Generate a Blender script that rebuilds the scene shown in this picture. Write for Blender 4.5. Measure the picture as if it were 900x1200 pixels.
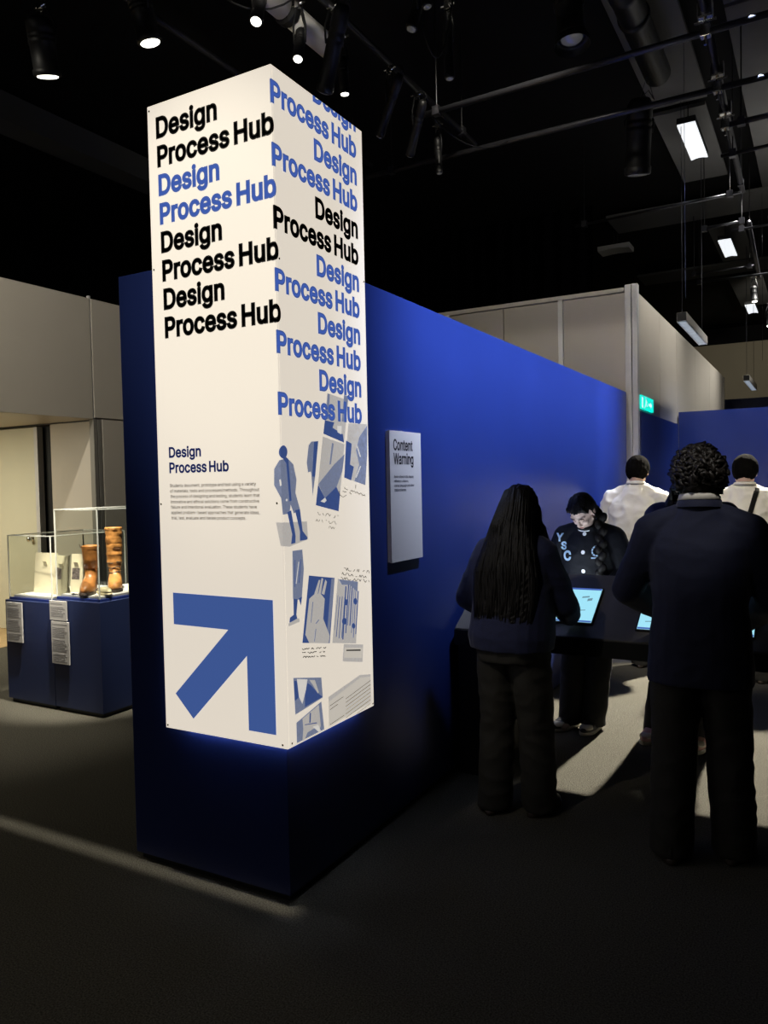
import bpy, bmesh, math, random
import numpy as np
from mathutils import Vector, Matrix, noise
from mathutils.bvhtree import BVHTree
from mathutils.geometry import delaunay_2d_cdt

random.seed(11)
R = math.radians
SC = bpy.context.scene
COL = SC.collection
for o in list(bpy.data.objects):
    bpy.data.objects.remove(o)

# ------------------------------------------------------------------ camera
# world: Z up, metres. The blue wall's near bottom corner is the origin, its end face lies on y=0, its long face on x=0.
CAM = (1.7372, -2.3095, 1.5613)
YAW, PITCH, ROLL, FPX = 0.5134, -0.0356, -0.0207, 914.43
cam_d = bpy.data.cameras.new('camera')
cam = bpy.data.objects.new('camera', cam_d)
COL.objects.link(cam)
fw = Vector((-math.sin(YAW) * math.cos(PITCH), math.cos(YAW) * math.cos(PITCH), math.sin(PITCH)))
rt0 = Vector((math.cos(YAW), math.sin(YAW), 0))
up0 = rt0.cross(fw)
rt = rt0 * math.cos(ROLL) + up0 * math.sin(ROLL)
up = -rt0 * math.sin(ROLL) + up0 * math.cos(ROLL)
cam.matrix_world = Matrix(((rt.x, up.x, -fw.x, CAM[0]), (rt.y, up.y, -fw.y, CAM[1]), (rt.z, up.z, -fw.z, CAM[2]), (0, 0, 0, 1)))
cam_d.sensor_fit = 'VERTICAL'
cam_d.sensor_height = 36.0
cam_d.lens = FPX / 1200 * 36.0
cam_d.clip_start = 0.05
cam_d.clip_end = 100
SC.camera = cam

# ------------------------------------------------------------------ world and exposure
world = bpy.data.worlds.new('world')
SC.world = world
world.use_nodes = True
world.node_tree.nodes['Background'].inputs[0].default_value = (0.9, 0.95, 1.0, 1)
world.node_tree.nodes['Background'].inputs[1].default_value = 0.004
SC.view_settings.view_transform = 'Standard'
SC.view_settings.look = 'None'
SC.view_settings.gamma = 1
SC.view_settings.exposure = 0.0
SC.view_settings.use_curve_mapping = False


# ------------------------------------------------------------------ lights of the exhibition hall (ceiling spots) and added fill lamps
def spot(name, loc, to, watts, angle, blend=0.5, color=(1, 1, 1), radius=0.05):
    l = bpy.data.lights.new(name, 'SPOT')
    l.energy = watts
    l.spot_size = R(angle)
    l.spot_blend = blend
    l.color = color
    l.shadow_soft_size = radius
    o = bpy.data.objects.new(name, l)
    COL.objects.link(o)
    o.location = loc
    o.rotation_euler = (Vector(to) - Vector(loc)).to_track_quat('-Z', 'Y').to_euler()
    return o


def area(name, loc, to, watts, sx, sy, color=(1, 1, 1), spread=180):
    l = bpy.data.lights.new(name, 'AREA')
    l.energy = watts
    l.shape = 'RECTANGLE'
    l.size = sx
    l.size_y = sy
    l.spread = R(spread)
    l.color = color
    o = bpy.data.objects.new(name, l)
    COL.objects.link(o)
    o.location = loc
    o.rotation_euler = (Vector(to) - Vector(loc)).to_track_quat('-Z', 'Y').to_euler()
    return o


WARM = (1.0, 0.93, 0.78)
NEUT = (1.0, 0.97, 0.9)
COOL = (0.8, 0.88, 1.0)
# pool of light on the carpet behind the tablet table, throwing shadows towards the camera
spot('light_floor_pool', (1.5, 7.0, 4.55), (1.0, 3.15, 0.0), 6800, 28, 0.45, WARM, 0.10)
# spots on the backs of the far visitors
spot('light_visitors', (1.1, 0.6, 4.6), (0.85, 4.2, 1.15), 520, 26, 0.6, WARM, 0.06)
spot('light_fill_collar', (1.6, -0.7, 4.6), (1.28, 1.05, 1.46), 200, 8, 0.8, NEUT, 0.04)  # narrow spot added to brighten the shirt collar
# linear wall washer along the blue wall
area('light_wall_wash', (1.35, 3.12, 4.6), (0.0, 3.12, 2.27), 62, 4.5, 0.08, (0.62, 0.72, 1.0), 27)
spot('light_wall_wash_end', (0.8, 5.2, 4.5), (0.0, 5.15, 1.5), 420, 34, 1.0, (0.40, 0.50, 1.0), 0.06)
spot('light_rear_wall', (1.9, 5.9, 4.6), (1.3, 8.3, 1.5), 420, 60, 0.9, (0.6, 0.7, 1.0), 0.08)
# showcase spots
spot('light_showcase', (-2.0, 1.0, 4.4), (-2.95, 1.6, 0.8), 1400, 21, 0.6, WARM, 0.05)
spot('light_showcase_front', (-2.1, -0.5, 4.7), (-3.0, 1.5, 1.08), 1000, 13, 0.7, WARM, 0.05)
spot('light_showcase_floor', (-2.9, 0.5, 4.8), (-3.0, 0.95, 0.0), 230, 30, 0.9, WARM, 0.08)
# the white partition on the left and its door recess
spot('light_partition', (-3.0, -0.9, 5.2), (-4.73, 2.7, 2.5), 520, 70, 0.9, WARM, 0.1)
area('light_recess', (-6.2, 1.4, 2.26), (-6.2, 1.6, 0), 90, 0.9, 0.9, (1.0, 0.93, 0.72))
# the sign column
spot('light_sign', (-0.5, -2.6, 4.8), (-0.28, 0.0, 2.35), 210, 24, 0.8, WARM, 0.05)
# the white partition behind and the far wall
area('light_partition_far', (1.0, 9.3, 4.9), (0.1, 9.3, 2.95), 60, 7.0, 0.08, NEUT, 60)
spot('light_partition_mid', (-0.2, 2.3, 5.3), (-1.0, 5.8, 3.0), 230, 56, 0.9, WARM, 0.1)
spot('light_backwall', (1.2, 13.5, 5.0), (1.0, 19.5, 3.8), 240, 80, 0.9, WARM, 0.2)
spot('light_fill_tube', (-0.7, 1.0, 4.4), (-1.6, 2.2, 4.95), 45, 50, 0.9, WARM, 0.04)  # added uplight, brightens the white tubular fitting
# dim unseen fill added behind the camera, aimed level at the upright faces
area('light_fill_front', (-2.2, -5.6, 3.4), (-0.4, 0, 1.0), 11.5, 2.0, 1.6, NEUT)
# framing edge of the sign's profile lamp: a narrow band across the carpet in line with the wall end
area('light_sign_edge', (-0.9, -0.045, 4.55), (-0.9, -0.04, 0), 0.26, 1.9, 0.02, WARM, 1.6)
area('light_fill_boards', (2.4, 7.5, 4.9), (2.0, 7.5, 5.6), 15, 1.2, 4.0, NEUT)  # unseen uplight added to brighten the grey ceiling boards

# ------------------------------------------------------------------ materials (all procedural)
MATS = {}


def lin(*c):
    return tuple(((x / 255) / 12.92) if x / 255 <= 0.04045 else (((x / 255) + 0.055) / 1.055) ** 2.4 for x in c)


def mat(name, col, rough=0.6, metal=0.0, var=0.0, vscale=8.0, bump=0.0, bscale=60.0, emit=None, es=0.0, stretch=None, spec=0.5, coat=0.0, sheen=0.0):
    if name in MATS:
        return MATS[name]
    m = bpy.data.materials.new(name)
    m.use_nodes = True
    nt = m.node_tree
    b = nt.nodes['Principled BSDF']
    b.inputs['Base Color'].default_value = (*col, 1)
    b.inputs['Roughness'].default_value = rough
    b.inputs['Metallic'].default_value = metal
    b.inputs['Specular IOR Level'].default_value = spec
    if coat:
        b.inputs['Coat Weight'].default_value = coat
    if sheen:
        b.inputs['Sheen Weight'].default_value = sheen
    tc = nt.nodes.new('ShaderNodeTexCoord')
    mp = nt.nodes.new('ShaderNodeMapping')
    nt.links.new(tc.outputs['Object'], mp.inputs[0])
    if stretch:
        mp.inputs['Scale'].default_value = stretch
    if var:
        n = nt.nodes.new('ShaderNodeTexNoise')
        n.inputs['Scale'].default_value = vscale
        n.inputs['Detail'].default_value = 5
        nt.links.new(mp.outputs[0], n.inputs[0])
        rmp = nt.nodes.new('ShaderNodeMapRange')
        rmp.inputs['From Min'].default_value = 0.25
        rmp.inputs['From Max'].default_value = 0.75
        rmp.inputs['To Min'].default_value = 1 - var
        rmp.inputs['To Max'].default_value = 1 + var
        nt.links.new(n.outputs[0], rmp.inputs[0])
        mx = nt.nodes.new('ShaderNodeMix')
        mx.data_type = 'RGBA'
        mx.blend_type = 'MULTIPLY'
        mx.inputs[0].default_value = 1
        mx.inputs[6].default_value = (*col, 1)
        nt.links.new(rmp.outputs[0], mx.inputs[7])
        nt.links.new(mx.outputs[2], b.inputs['Base Color'])
    if bump:
        n2 = nt.nodes.new('ShaderNodeTexNoise')
        n2.inputs['Scale'].default_value = bscale
        n2.inputs['Detail'].default_value = 3
        nt.links.new(mp.outputs[0], n2.inputs[0])
        bp = nt.nodes.new('ShaderNodeBump')
        bp.inputs['Strength'].default_value = bump
        bp.inputs['Distance'].default_value = 0.01
        nt.links.new(n2.outputs[0], bp.inputs['Height'])
        nt.links.new(bp.outputs[0], b.inputs['Normal'])
    if emit:
        b.inputs['Emission Color'].default_value = (*emit, 1)
        b.inputs['Emission Strength'].default_value = es
    MATS[name] = m
    return m


def glass(name, tint=(0.97, 0.98, 0.97)):
    m = bpy.data.materials.new(name)
    m.use_nodes = True
    nt = m.node_tree
    nt.nodes.remove(nt.nodes['Principled BSDF'])
    out = nt.nodes['Material Output']
    t = nt.nodes.new('ShaderNodeBsdfTransparent')
    t.inputs[0].default_value = (*tint, 1)
    g = nt.nodes.new('ShaderNodeBsdfGlossy')
    g.inputs['Roughness'].default_value = 0.03
    lw = nt.nodes.new('ShaderNodeLayerWeight')
    lw.inputs[0].default_value = 0.5
    pw = nt.nodes.new('ShaderNodeMath')
    pw.operation = 'POWER'
    pw.inputs[1].default_value = 4.0
    fr = nt.nodes.new('ShaderNodeMath')
    fr.operation = 'MULTIPLY_ADD'
    fr.inputs[1].default_value = 0.6
    fr.inputs[2].default_value = 0.02
    nt.links.new(lw.outputs['Facing'], pw.inputs[0])
    nt.links.new(pw.outputs[0], fr.inputs[0])
    mx = nt.nodes.new('ShaderNodeMixShader')
    nt.links.new(fr.outputs[0], mx.inputs[0])
    nt.links.new(t.outputs[0], mx.inputs[1])
    nt.links.new(g.outputs[0], mx.inputs[2])
    nt.links.new(mx.outputs[0], out.inputs[0])
    return m


BLUE = mat('blue_paint', (0.0135, 0.030, 0.165), 0.36, var=0.06, vscale=3, bump=0.04, bscale=220)
PLINTHBLUE = mat('navy_plinth_paint', (0.016, 0.028, 0.095), 0.5, var=0.05, vscale=4)
CARPET = mat('carpet', (0.115, 0.108, 0.088), 0.95, var=0.75, vscale=170, bump=0.8, bscale=300, spec=0.1)
BLACK = mat('black_paint', (0.006, 0.006, 0.0065), 0.9, var=0.2, vscale=2, spec=0.2)
CEILGREY = mat('grey_ceiling_board', (0.15, 0.15, 0.147), 0.9, var=0.12, vscale=1.5, spec=0.2)
PARTITION = mat('white_partition', (0.50, 0.46, 0.40), 0.42, var=0.03, vscale=2, bump=0.015, bscale=30)
ALU = mat('aluminium', (0.62, 0.62, 0.63), 0.45, 0.3, var=0.05)
DOORM = mat('door_laminate', (0.62, 0.60, 0.47), 0.45, var=0.03, vscale=2)
WOOD = mat('wood_floor', (0.48, 0.33, 0.16), 0.4, var=0.25, vscale=6, stretch=(1, 10, 1))
DARKMETAL = mat('black_metal', (0.008, 0.008, 0.009), 0.5, 0.0, var=0.2, vscale=20)
PIPE = mat('steel_pipe', (0.06, 0.06, 0.07), 0.35, 0.7, var=0.15, vscale=9)
CHROME = mat('bright_metal', (0.75, 0.74, 0.72), 0.18, 1.0)
TABLE = mat('charcoal_laminate', (0.085, 0.078, 0.069), 0.5, var=0.08, vscale=12, bump=0.02, bscale=300)
TABLEEDGE = mat('black_edge', (0.008, 0.008, 0.008), 0.5)
PAPER = mat('cream_paper', (0.72, 0.64, 0.46), 0.8, var=0.05, vscale=14)
WHITE = mat('white_board', (0.78, 0.76, 0.72), 0.6, var=0.03, vscale=10)
LABELBOARD = mat('label_board', (0.60, 0.58, 0.56), 0.6, var=0.03)
SIGNFACE = mat('emissive_print', (0.80, 0.76, 0.68), 0.45, var=0.02, vscale=4, emit=(1.0, 0.90, 0.765), es=0.72)  # emission put into the sign face for even brightness
INK = mat('black_ink', (0.006, 0.006, 0.008), 0.5)
GREYINK = mat('grey_ink', (0.10, 0.10, 0.12), 0.6)
PBLUE = mat('print_blue', (0.045, 0.095, 0.32), 0.5, emit=(0.055, 0.11, 0.34), es=0.80)
PDEEP = mat('print_deep_blue', (0.06, 0.11, 0.34), 0.5, var=0.3, vscale=30, emit=(0.06, 0.11, 0.33), es=0.6)
PMID = mat('print_mid_blue', (0.25, 0.29, 0.43), 0.5, var=0.6, vscale=45, emit=(0.25, 0.29, 0.43), es=0.6)
PPALE = mat('print_pale_blue', (0.58, 0.55, 0.52), 0.5, var=0.45, vscale=40, emit=(0.60, 0.565, 0.53), es=0.68)
PWHITE = mat('print_white', (0.80, 0.78, 0.72), 0.5, emit=(1.0, 0.95, 0.88), es=0.6)
PCREAM = mat('print_cream', (0.70, 0.66, 0.58), 0.5, emit=(0.85, 0.78, 0.68), es=0.6)
PRINT = {'blue': PBLUE, 'deep': PDEEP, 'mid': PMID, 'pale': PPALE, 'white': PWHITE, 'cream': PCREAM, 'ink': INK, 'greyink': GREYINK}
SCREEN = mat('tablet_screen', (0.02, 0.02, 0.02), 0.2, emit=(0.36, 0.78, 0.95), es=1.0)
SCREENFILL = mat('tablet_face_fill', (0.02, 0.02, 0.02), 0.2, emit=(0.80, 0.90, 1.0), es=14.0)  # unseen far screens, made extra bright to light the face above them
SCREENBLUE = mat('tablet_bar', (0.02, 0.02, 0.05), 0.2, emit=(0.08, 0.16, 0.55), es=0.8)
SCREENDARK = mat('tablet_mark', (0.02, 0.02, 0.02), 0.2, emit=(0.20, 0.36, 0.45), es=0.8)
LAMPON = mat('lamp_lens_lit', (0.8, 0.8, 0.75), 0.2, emit=(1.0, 0.97, 0.85), es=4.0)
LAMPDIM = mat('lamp_lens_dim', (0.25, 0.25, 0.26), 0.08, 0.3, emit=(1.0, 0.97, 0.92), es=0.03)
DIFFUSER = mat('lamp_diffuser', (0.8, 0.8, 0.8), 0.5, emit=(0.92, 0.96, 1.0), es=0.95)
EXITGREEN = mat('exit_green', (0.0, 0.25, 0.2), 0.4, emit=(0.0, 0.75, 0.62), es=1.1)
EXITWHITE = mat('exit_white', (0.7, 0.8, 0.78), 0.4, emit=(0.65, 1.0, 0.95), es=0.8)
ACRYLIC = glass('clear_acrylic')
ACRYLICEDGE = mat('acrylic_edge', (0.80, 0.82, 0.76), 0.25, emit=(0.9, 0.92, 0.85), es=0.0)  # pale colour stands for the light that polished edges catch
LEATHER = mat('brown_leather', (0.34, 0.135, 0.035), 0.36, var=0.35, vscale=18, bump=0.25, bscale=40, coat=0.2)
LEATHER2 = mat('tan_leather', (0.50, 0.22, 0.06), 0.42, var=0.35, vscale=22, bump=0.35, bscale=35)
SOLE = mat('dark_sole', (0.05, 0.035, 0.025), 0.7, var=0.2)
PALESHOE = mat('pale_suede', (0.68, 0.60, 0.38), 0.8, var=0.15, vscale=20)
SKIN = mat('skin', (0.52, 0.34, 0.26), 0.5, var=0.06, vscale=25)
SKINPALE = mat('skin_pale', (0.62, 0.46, 0.40), 0.5, var=0.05, vscale=25)
HAIR = mat('black_hair', (0.006, 0.005, 0.0045), 0.5, var=0.4, vscale=60, stretch=(1, 1, 0.08), bump=0.4, bscale=160, spec=0.25)
SHORTHAIR = mat('short_black_hair', (0.004, 0.0035, 0.003), 0.95, var=0.4, vscale=90, bump=0.5, bscale=260, spec=0.03)
CURLS = mat('dark_brown_curls', (0.016, 0.012, 0.010), 0.5, var=0.4, vscale=80)
NAVY = mat('navy_wool', (0.008, 0.012, 0.055), 0.85, var=0.2, vscale=60, bump=0.2, bscale=260, sheen=0.15)
NAVYSUIT = mat('navy_suiting', (0.005, 0.008, 0.036), 0.8, var=0.15, vscale=80, bump=0.12, bscale=320, sheen=0.1)
GREYTROUSER = mat('charcoal_trousers', (0.027, 0.025, 0.021), 0.85, var=0.15, vscale=60, bump=0.15, bscale=260)
BLACKCLOTH = mat('black_cloth', (0.006, 0.006, 0.008), 0.85, var=0.2, vscale=40, bump=0.15, bscale=220)
SHIRT = mat('white_shirt', (0.76, 0.72, 0.64), 0.8, var=0.03, vscale=20, bump=0.1, bscale=240)
PATCH = mat('pale_blue_chenille', (0.42, 0.60, 0.80), 0.9, bump=0.4, bscale=300)
SNAP = mat('white_snap', (0.85, 0.86, 0.9), 0.3)
EYE = mat('eye', (0.02, 0.015, 0.012), 0.1)
SNEAKW = mat('sneaker_white', (0.70, 0.66, 0.58), 0.5, var=0.05)
SNEAKB = mat('sneaker_black', (0.02, 0.019, 0.018), 0.5, var=0.2)
SNEAKP = mat('sneaker_pink', (0.62, 0.36, 0.33), 0.55, var=0.08)
STRAP = mat('black_strap', (0.006, 0.006, 0.006), 0.8, spec=0.1)


# ------------------------------------------------------------------ mesh helpers
class MB:
    def __init__(self):
        self.v, self.f = [], []

    def add(self, vs, fs):
        o = len(self.v)
        self.v += [tuple(p) for p in vs]
        self.f += [tuple(i + o for i in f) for f in fs]
        return self

    def box(self, x0, x1, y0, y1, z0, z1):
        return self.add([(x0, y0, z0), (x1, y0, z0), (x1, y1, z0), (x0, y1, z0), (x0, y0, z1), (x1, y0, z1), (x1, y1, z1), (x0, y1, z1)],
                        [(3, 2, 1, 0), (4, 5, 6, 7), (0, 1, 5, 4), (1, 2, 6, 5), (2, 3, 7, 6), (3, 0, 4, 7)])

    def obox(self, c, ax, ay, az):
        c, ax, ay, az = map(Vector, (c, ax, ay, az))
        s = [(-1, -1, -1), (1, -1, -1), (1, 1, -1), (-1, 1, -1), (-1, -1, 1), (1, -1, 1), (1, 1, 1), (-1, 1, 1)]
        return self.add([c + ax * a + ay * b + az * d for a, b, d in s],
                        [(3, 2, 1, 0), (4, 5, 6, 7), (0, 1, 5, 4), (1, 2, 6, 5), (2, 3, 7, 6), (3, 0, 4, 7)])

    def loft(self, rings, cap0=True, cap1=True, closed=True):
        n = len(rings[0])
        vs = [p for r in rings for p in r]
        fs = []
        for i in range(len(rings) - 1):
            for j in range(n if closed else n - 1):
                k = (j + 1) % n
                fs.append((i * n + j, i * n + k, (i + 1) * n + k, (i + 1) * n + j))
        if cap0:
            fs.append(tuple(reversed(range(n))))
        if cap1:
            fs.append(tuple((len(rings) - 1) * n + j for j in range(n)))
        return self.add(vs, fs)

    def frame(self, d):
        d = Vector(d).normalized()
        a = Vector((0, 0, 1)) if abs(d.z) < 0.9 else Vector((1, 0, 0))
        u = d.cross(a).normalized()
        return d, u, d.cross(u)

    def cyl(self, p0, p1, r0, r1=None, n=14, cap=True):
        r1 = r0 if r1 is None else r1
        p0, p1 = Vector(p0), Vector(p1)
        d, u, w = self.frame(p1 - p0)
        ring = lambda p, r: [p + u * (r * math.cos(2 * math.pi * j / n)) + w * (r * math.sin(2 * math.pi * j / n)) for j in range(n)]
        return self.loft([ring(p0, r0), ring(p1, r1)], cap, cap)

    def prof(self, p0, p1, pr, n=18):
        """turned profile along an axis: pr = [(t, radius)]"""
        p0, p1 = Vector(p0), Vector(p1)
        d, u, w = self.frame(p1 - p0)
        return self.loft([[p0.lerp(p1, t) + u * (r * math.cos(2 * math.pi * j / n)) + w * (r * math.sin(2 * math.pi * j / n)) for j in range(n)] for t, r in pr])

    def cap(self, p0, r0, p1, r1, n=14, m=4):
        """tapered capsule"""
        p0, p1 = Vector(p0), Vector(p1)
        d, u, w = self.frame(p1 - p0)
        rings = []
        for i in range(m + 1):
            a = math.pi / 2 * (i / m)
            rr = max(r0 * math.sin(a), 1e-4)
            c = p0 - d * (r0 * math.cos(a))
            rings.append((c, rr))
        for i in range(m + 1):
            a = math.pi / 2 * (1 - i / m)
            rings.append((p1 + d * (r1 * math.cos(a)), max(r1 * math.sin(a), 1e-4)))
        return self.loft([[c + u * (r * math.cos(2 * math.pi * j / n)) + w * (r * math.sin(2 * math.pi * j / n)) for j in range(n)] for c, r in rings])

    def ell(self, c, r, M=None, n=16, m=10):
        c = Vector(c)
        rings = []
        for i in range(m + 1):
            a = math.pi * i / m
            z, s = -math.cos(a), max(math.sin(a), 1e-3)
            ring = []
            for j in range(n):
                b = 2 * math.pi * j / n
                p = Vector((r[0] * s * math.cos(b), r[1] * s * math.sin(b), r[2] * z))
                ring.append(c + (M @ p if M else p))
            rings.append(ring)
        return self.loft(rings)

    def tube(self, pts, r, n=8):
        pts = [Vector(p) for p in pts]
        rings = []
        for i, p in enumerate(pts):
            d = (pts[min(i + 1, len(pts) - 1)] - pts[max(i - 1, 0)])
            d, u, w = self.frame(d)
            rr = r[i] if isinstance(r, (list, tuple)) else r
            rings.append([p + u * (rr * math.cos(2 * math.pi * j / n)) + w * (rr * math.sin(2 * math.pi * j / n)) for j in range(n)])
        return self.loft(rings)

    def mesh(self, name):
        me = bpy.data.meshes.new(name)
        me.from_pydata(self.v, [], self.f)
        me.update()
        return me


def fixn(me):
    bm = bmesh.new()
    bm.from_mesh(me)
    bmesh.ops.recalc_face_normals(bm, faces=bm.faces)
    bm.to_mesh(me)
    bm.free()


def obj(name, src, m, parent=None, smooth=False, bevel=0.0, fix=True):
    me = src.mesh(name) if isinstance(src, MB) else src
    if fix:
        fixn(me)
    o = bpy.data.objects.new(name, me)
    COL.objects.link(o)
    if m is not None:
        me.materials.clear()
        me.materials.append(m)
    if parent is not None:
        o.parent = parent
    if smooth:
        me.polygons.foreach_set('use_smooth', [True] * len(me.polygons))
    if bevel:
        b = o.modifiers.new('bevel', 'BEVEL')
        b.width = bevel
        b.segments = 2
        b.limit_method = 'ANGLE'
    return o


def tag(o, label, cat, group=None):
    o['label'] = label
    o['category'] = cat
    if group:
        o['group'] = group
    return o


def thing(name, label, cat, loc=(0, 0, 0), rotz=0.0, group=None):
    o = bpy.data.objects.new(name, None)
    o.empty_display_size = 0.1
    COL.objects.link(o)
    o.location = loc
    o.rotation_euler = (0, 0, rotz)
    return tag(o, label, cat, group)


def struct(name, src, m, bevel=0.0):
    o = obj(name, src, m, None, False, bevel)
    o['kind'] = 'structure'
    return o


def off(src, loc):
    """shift a builder's vertices into a thing's own frame"""
    src.v = [(p[0] - loc[0], p[1] - loc[1], p[2] - loc[2]) for p in src.v]
    return src


def B(*a):
    return MB().box(*a)


def remesh(mb, voxel, smooth=3, fold=None):
    me = mb.mesh('tmp')
    fixn(me)
    o = bpy.data.objects.new('tmp', me)
    COL.objects.link(o)
    r = o.modifiers.new('r', 'REMESH')
    r.mode = 'VOXEL'
    r.voxel_size = voxel
    if smooth:
        s = o.modifiers.new('s', 'SMOOTH')
        s.factor = 0.5
        s.iterations = smooth
    dg = bpy.context.evaluated_depsgraph_get()
    out = bpy.data.meshes.new_from_object(o.evaluated_get(dg))
    bpy.data.objects.remove(o)
    bpy.data.meshes.remove(me)
    if fold:
        nv = len(out.vertices)
        co = np.empty(nv * 3)
        no = np.empty(nv * 3)
        out.vertices.foreach_get('co', co)
        out.vertex_normals.foreach_get('vector', no)
        co = co.reshape(-1, 3)
        no = no.reshape(-1, 3)
        d = np.array([fold(co[i]) for i in range(nv)])
        co = co + no * d[:, None]
        out.vertices.foreach_set('co', co.ravel())
        out.update()
    return out


# ------------------------------------------------------------------ lettering: outlines of a plain grotesque, in 1/1000 of the size
GLYPHS = {}
GLYPHS[' '] = (187, '')
GLYPHS[','] = (188, '38,-119 68,71 137,71 84,-119')
GLYPHS['-'] = (453, '337,244 337,188 114,188 114,244')
GLYPHS['.'] = (188, '95,-4 78,-1 63,9 53,24 50,41 53,59 63,73 78,83 95,87 113,83 128,73 138,59 141,41 138,24 128,9 113,-1')
GLYPHS['/'] = (249, '235,533 71,-76 14,-76 178,533')
GLYPHS['C'] = (510, '267,-7 235,-5 205,1 177,11 150,25 126,42 104,63 86,88 70,115 57,146 48,179 42,215 40,254 42,293 48,329 57,362 70,393 86,421 104,445 126,466 150,484 177,498 205,508 235,514 267,516 286,515 305,513 323,509 340,504 357,498 373,490 388,481 402,471 415,460 427,447 438,433 448,418 456,402 463,385 469,367 473,348 408,348 405,361 401,373 395,384 389,395 382,404 375,413 366,421 357,428 348,435 337,440 327,445 315,449 304,452 292,454 280,455 267,456 245,454 223,450 203,443 184,432 166,419 150,403 137,385 125,364 116,340 109,314 105,285 103,254 105,223 109,194 116,168 125,145 137,123 151,105 166,89 184,76 203,66 223,59 245,54 267,53 280,53 292,55 304,57 315,60 327,64 337,69 348,74 357,81 366,88 375,96 382,105 389,114 395,125 401,136 405,148 408,160 473,160 469,142 463,124 457,107 448,91 438,76 428,62 416,49 402,38 388,28 373,19 357,11 341,5 323,0 305,-4 286,-6')
GLYPHS['D'] = (502, '219,0 96,0 96,57 215,57 244,58 272,63 296,70 318,81 337,94 354,110 368,128 379,149 388,172 394,198 398,226 399,255 398,285 394,312 388,337 379,361 368,381 354,399 338,415 320,428 299,438 275,446 249,450 221,452 93,452 93,509 225,509 261,507 294,501 325,492 353,478 377,461 399,441 418,418 433,391 446,361 455,329 460,293 462,255 460,217 455,181 446,149 433,119 417,92 398,68 376,48 351,31 322,17 291,8 256,2|125,509 125,0 60,0 60,509')
GLYPHS['H'] = (517, '60,0 60,509 125,509 125,289 392,289 392,509 457,509 457,0 392,0 392,232 125,232 125,0')
GLYPHS['I'] = (301, '31,0 31,57 118,57 118,452 31,452 31,509 269,509 269,452 183,452 183,57 269,57 269,0')
GLYPHS['L'] = (393, '60,0 60,509 125,509 125,57 361,57 361,0')
GLYPHS['P'] = (445, '60,0 60,509 235,509 263,507 289,503 312,497 332,487 350,476 366,462 379,447 390,430 398,411 404,391 407,370 409,348 407,325 404,304 398,284 390,265 379,248 366,233 350,219 332,207 312,198 289,191 263,187 235,186 109,186 109,242 233,242 252,243 269,246 284,250 297,256 308,264 318,272 327,282 333,294 338,306 342,319 344,333 344,348 344,362 342,376 338,389 333,402 326,413 318,423 308,431 297,439 284,444 268,449 251,451 232,452 125,452 125,0')
GLYPHS['S'] = (447, '224,-9 172,-4 128,9 91,31 64,60 46,96 38,137 104,137 110,110 123,88 142,71 166,59 194,52 224,49 257,52 286,60 311,74 329,92 341,114 346,139 342,161 332,179 316,193 296,205 245,222 184,239 128,260 86,289 60,326 52,372 58,413 75,448 102,476 138,498 180,511 227,516 275,511 316,498 351,476 377,449 394,415 401,378 337,378 326,412 302,437 267,453 225,459 194,456 167,448 145,435 129,418 118,398 115,376 119,352 131,334 148,319 169,308 212,293 264,279 312,264 336,252 359,238 379,220 395,198 405,171 408,139 403,99 386,64 360,34 323,11 278,-4')
GLYPHS['T'] = (449, '32,452 32,509 417,509 417,452 257,452 257,0 193,0 193,452')
GLYPHS['W'] = (686, '155,0 16,509 82,509 163,196 175,145 187,94 197,40 189,40 200,94 211,145 224,196 306,509 380,509 462,196 474,145 486,94 497,40 488,40 499,94 510,145 523,196 603,509 670,509 530,0 455,0 368,323 351,391 336,475 350,475 335,395 318,323 230,0')
GLYPHS['Y'] = (472, '203,0 203,208 16,509 91,509 192,344 222,292 250,230 224,230 251,293 280,344 381,509 455,509 268,208 268,0')
GLYPHS['a'] = (389, '160,-9 142,-8 126,-5 110,-1 94,5 80,12 68,22 57,32 48,45 40,58 35,73 31,90 30,108 31,123 34,138 38,150 43,161 50,171 58,179 67,187 78,193 89,199 100,203 112,207 125,211 178,220 234,227 244,228 252,230 259,232 265,235 270,238 273,243 275,248 276,255 276,257 275,268 273,279 271,288 267,297 262,304 256,311 248,317 240,322 230,326 220,329 208,330 196,331 183,330 171,329 159,326 149,322 140,318 132,313 124,307 118,301 112,294 107,288 103,281 100,274 41,291 48,308 57,322 67,335 79,346 91,355 104,364 118,370 133,375 148,379 163,382 179,384 194,384 239,379 251,376 263,372 275,367 286,360 296,353 306,343 315,333 322,320 329,306 333,290 336,272 337,251 337,0 277,0 277,52 272,52 252,25 244,18 236,12 226,6 215,1 203,-3 190,-6 176,-8|170,45 187,46 202,49 216,53 228,59 239,66 248,74 257,83 263,93 269,104 272,115 275,126 276,138 276,190 259,182 231,176 200,171 175,168 134,159 125,155 117,150 110,145 103,139 98,132 95,124 93,115 92,105 92,95 94,87 98,79 102,72 107,66 114,61 121,56 130,52 139,49 149,47 159,46')
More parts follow.
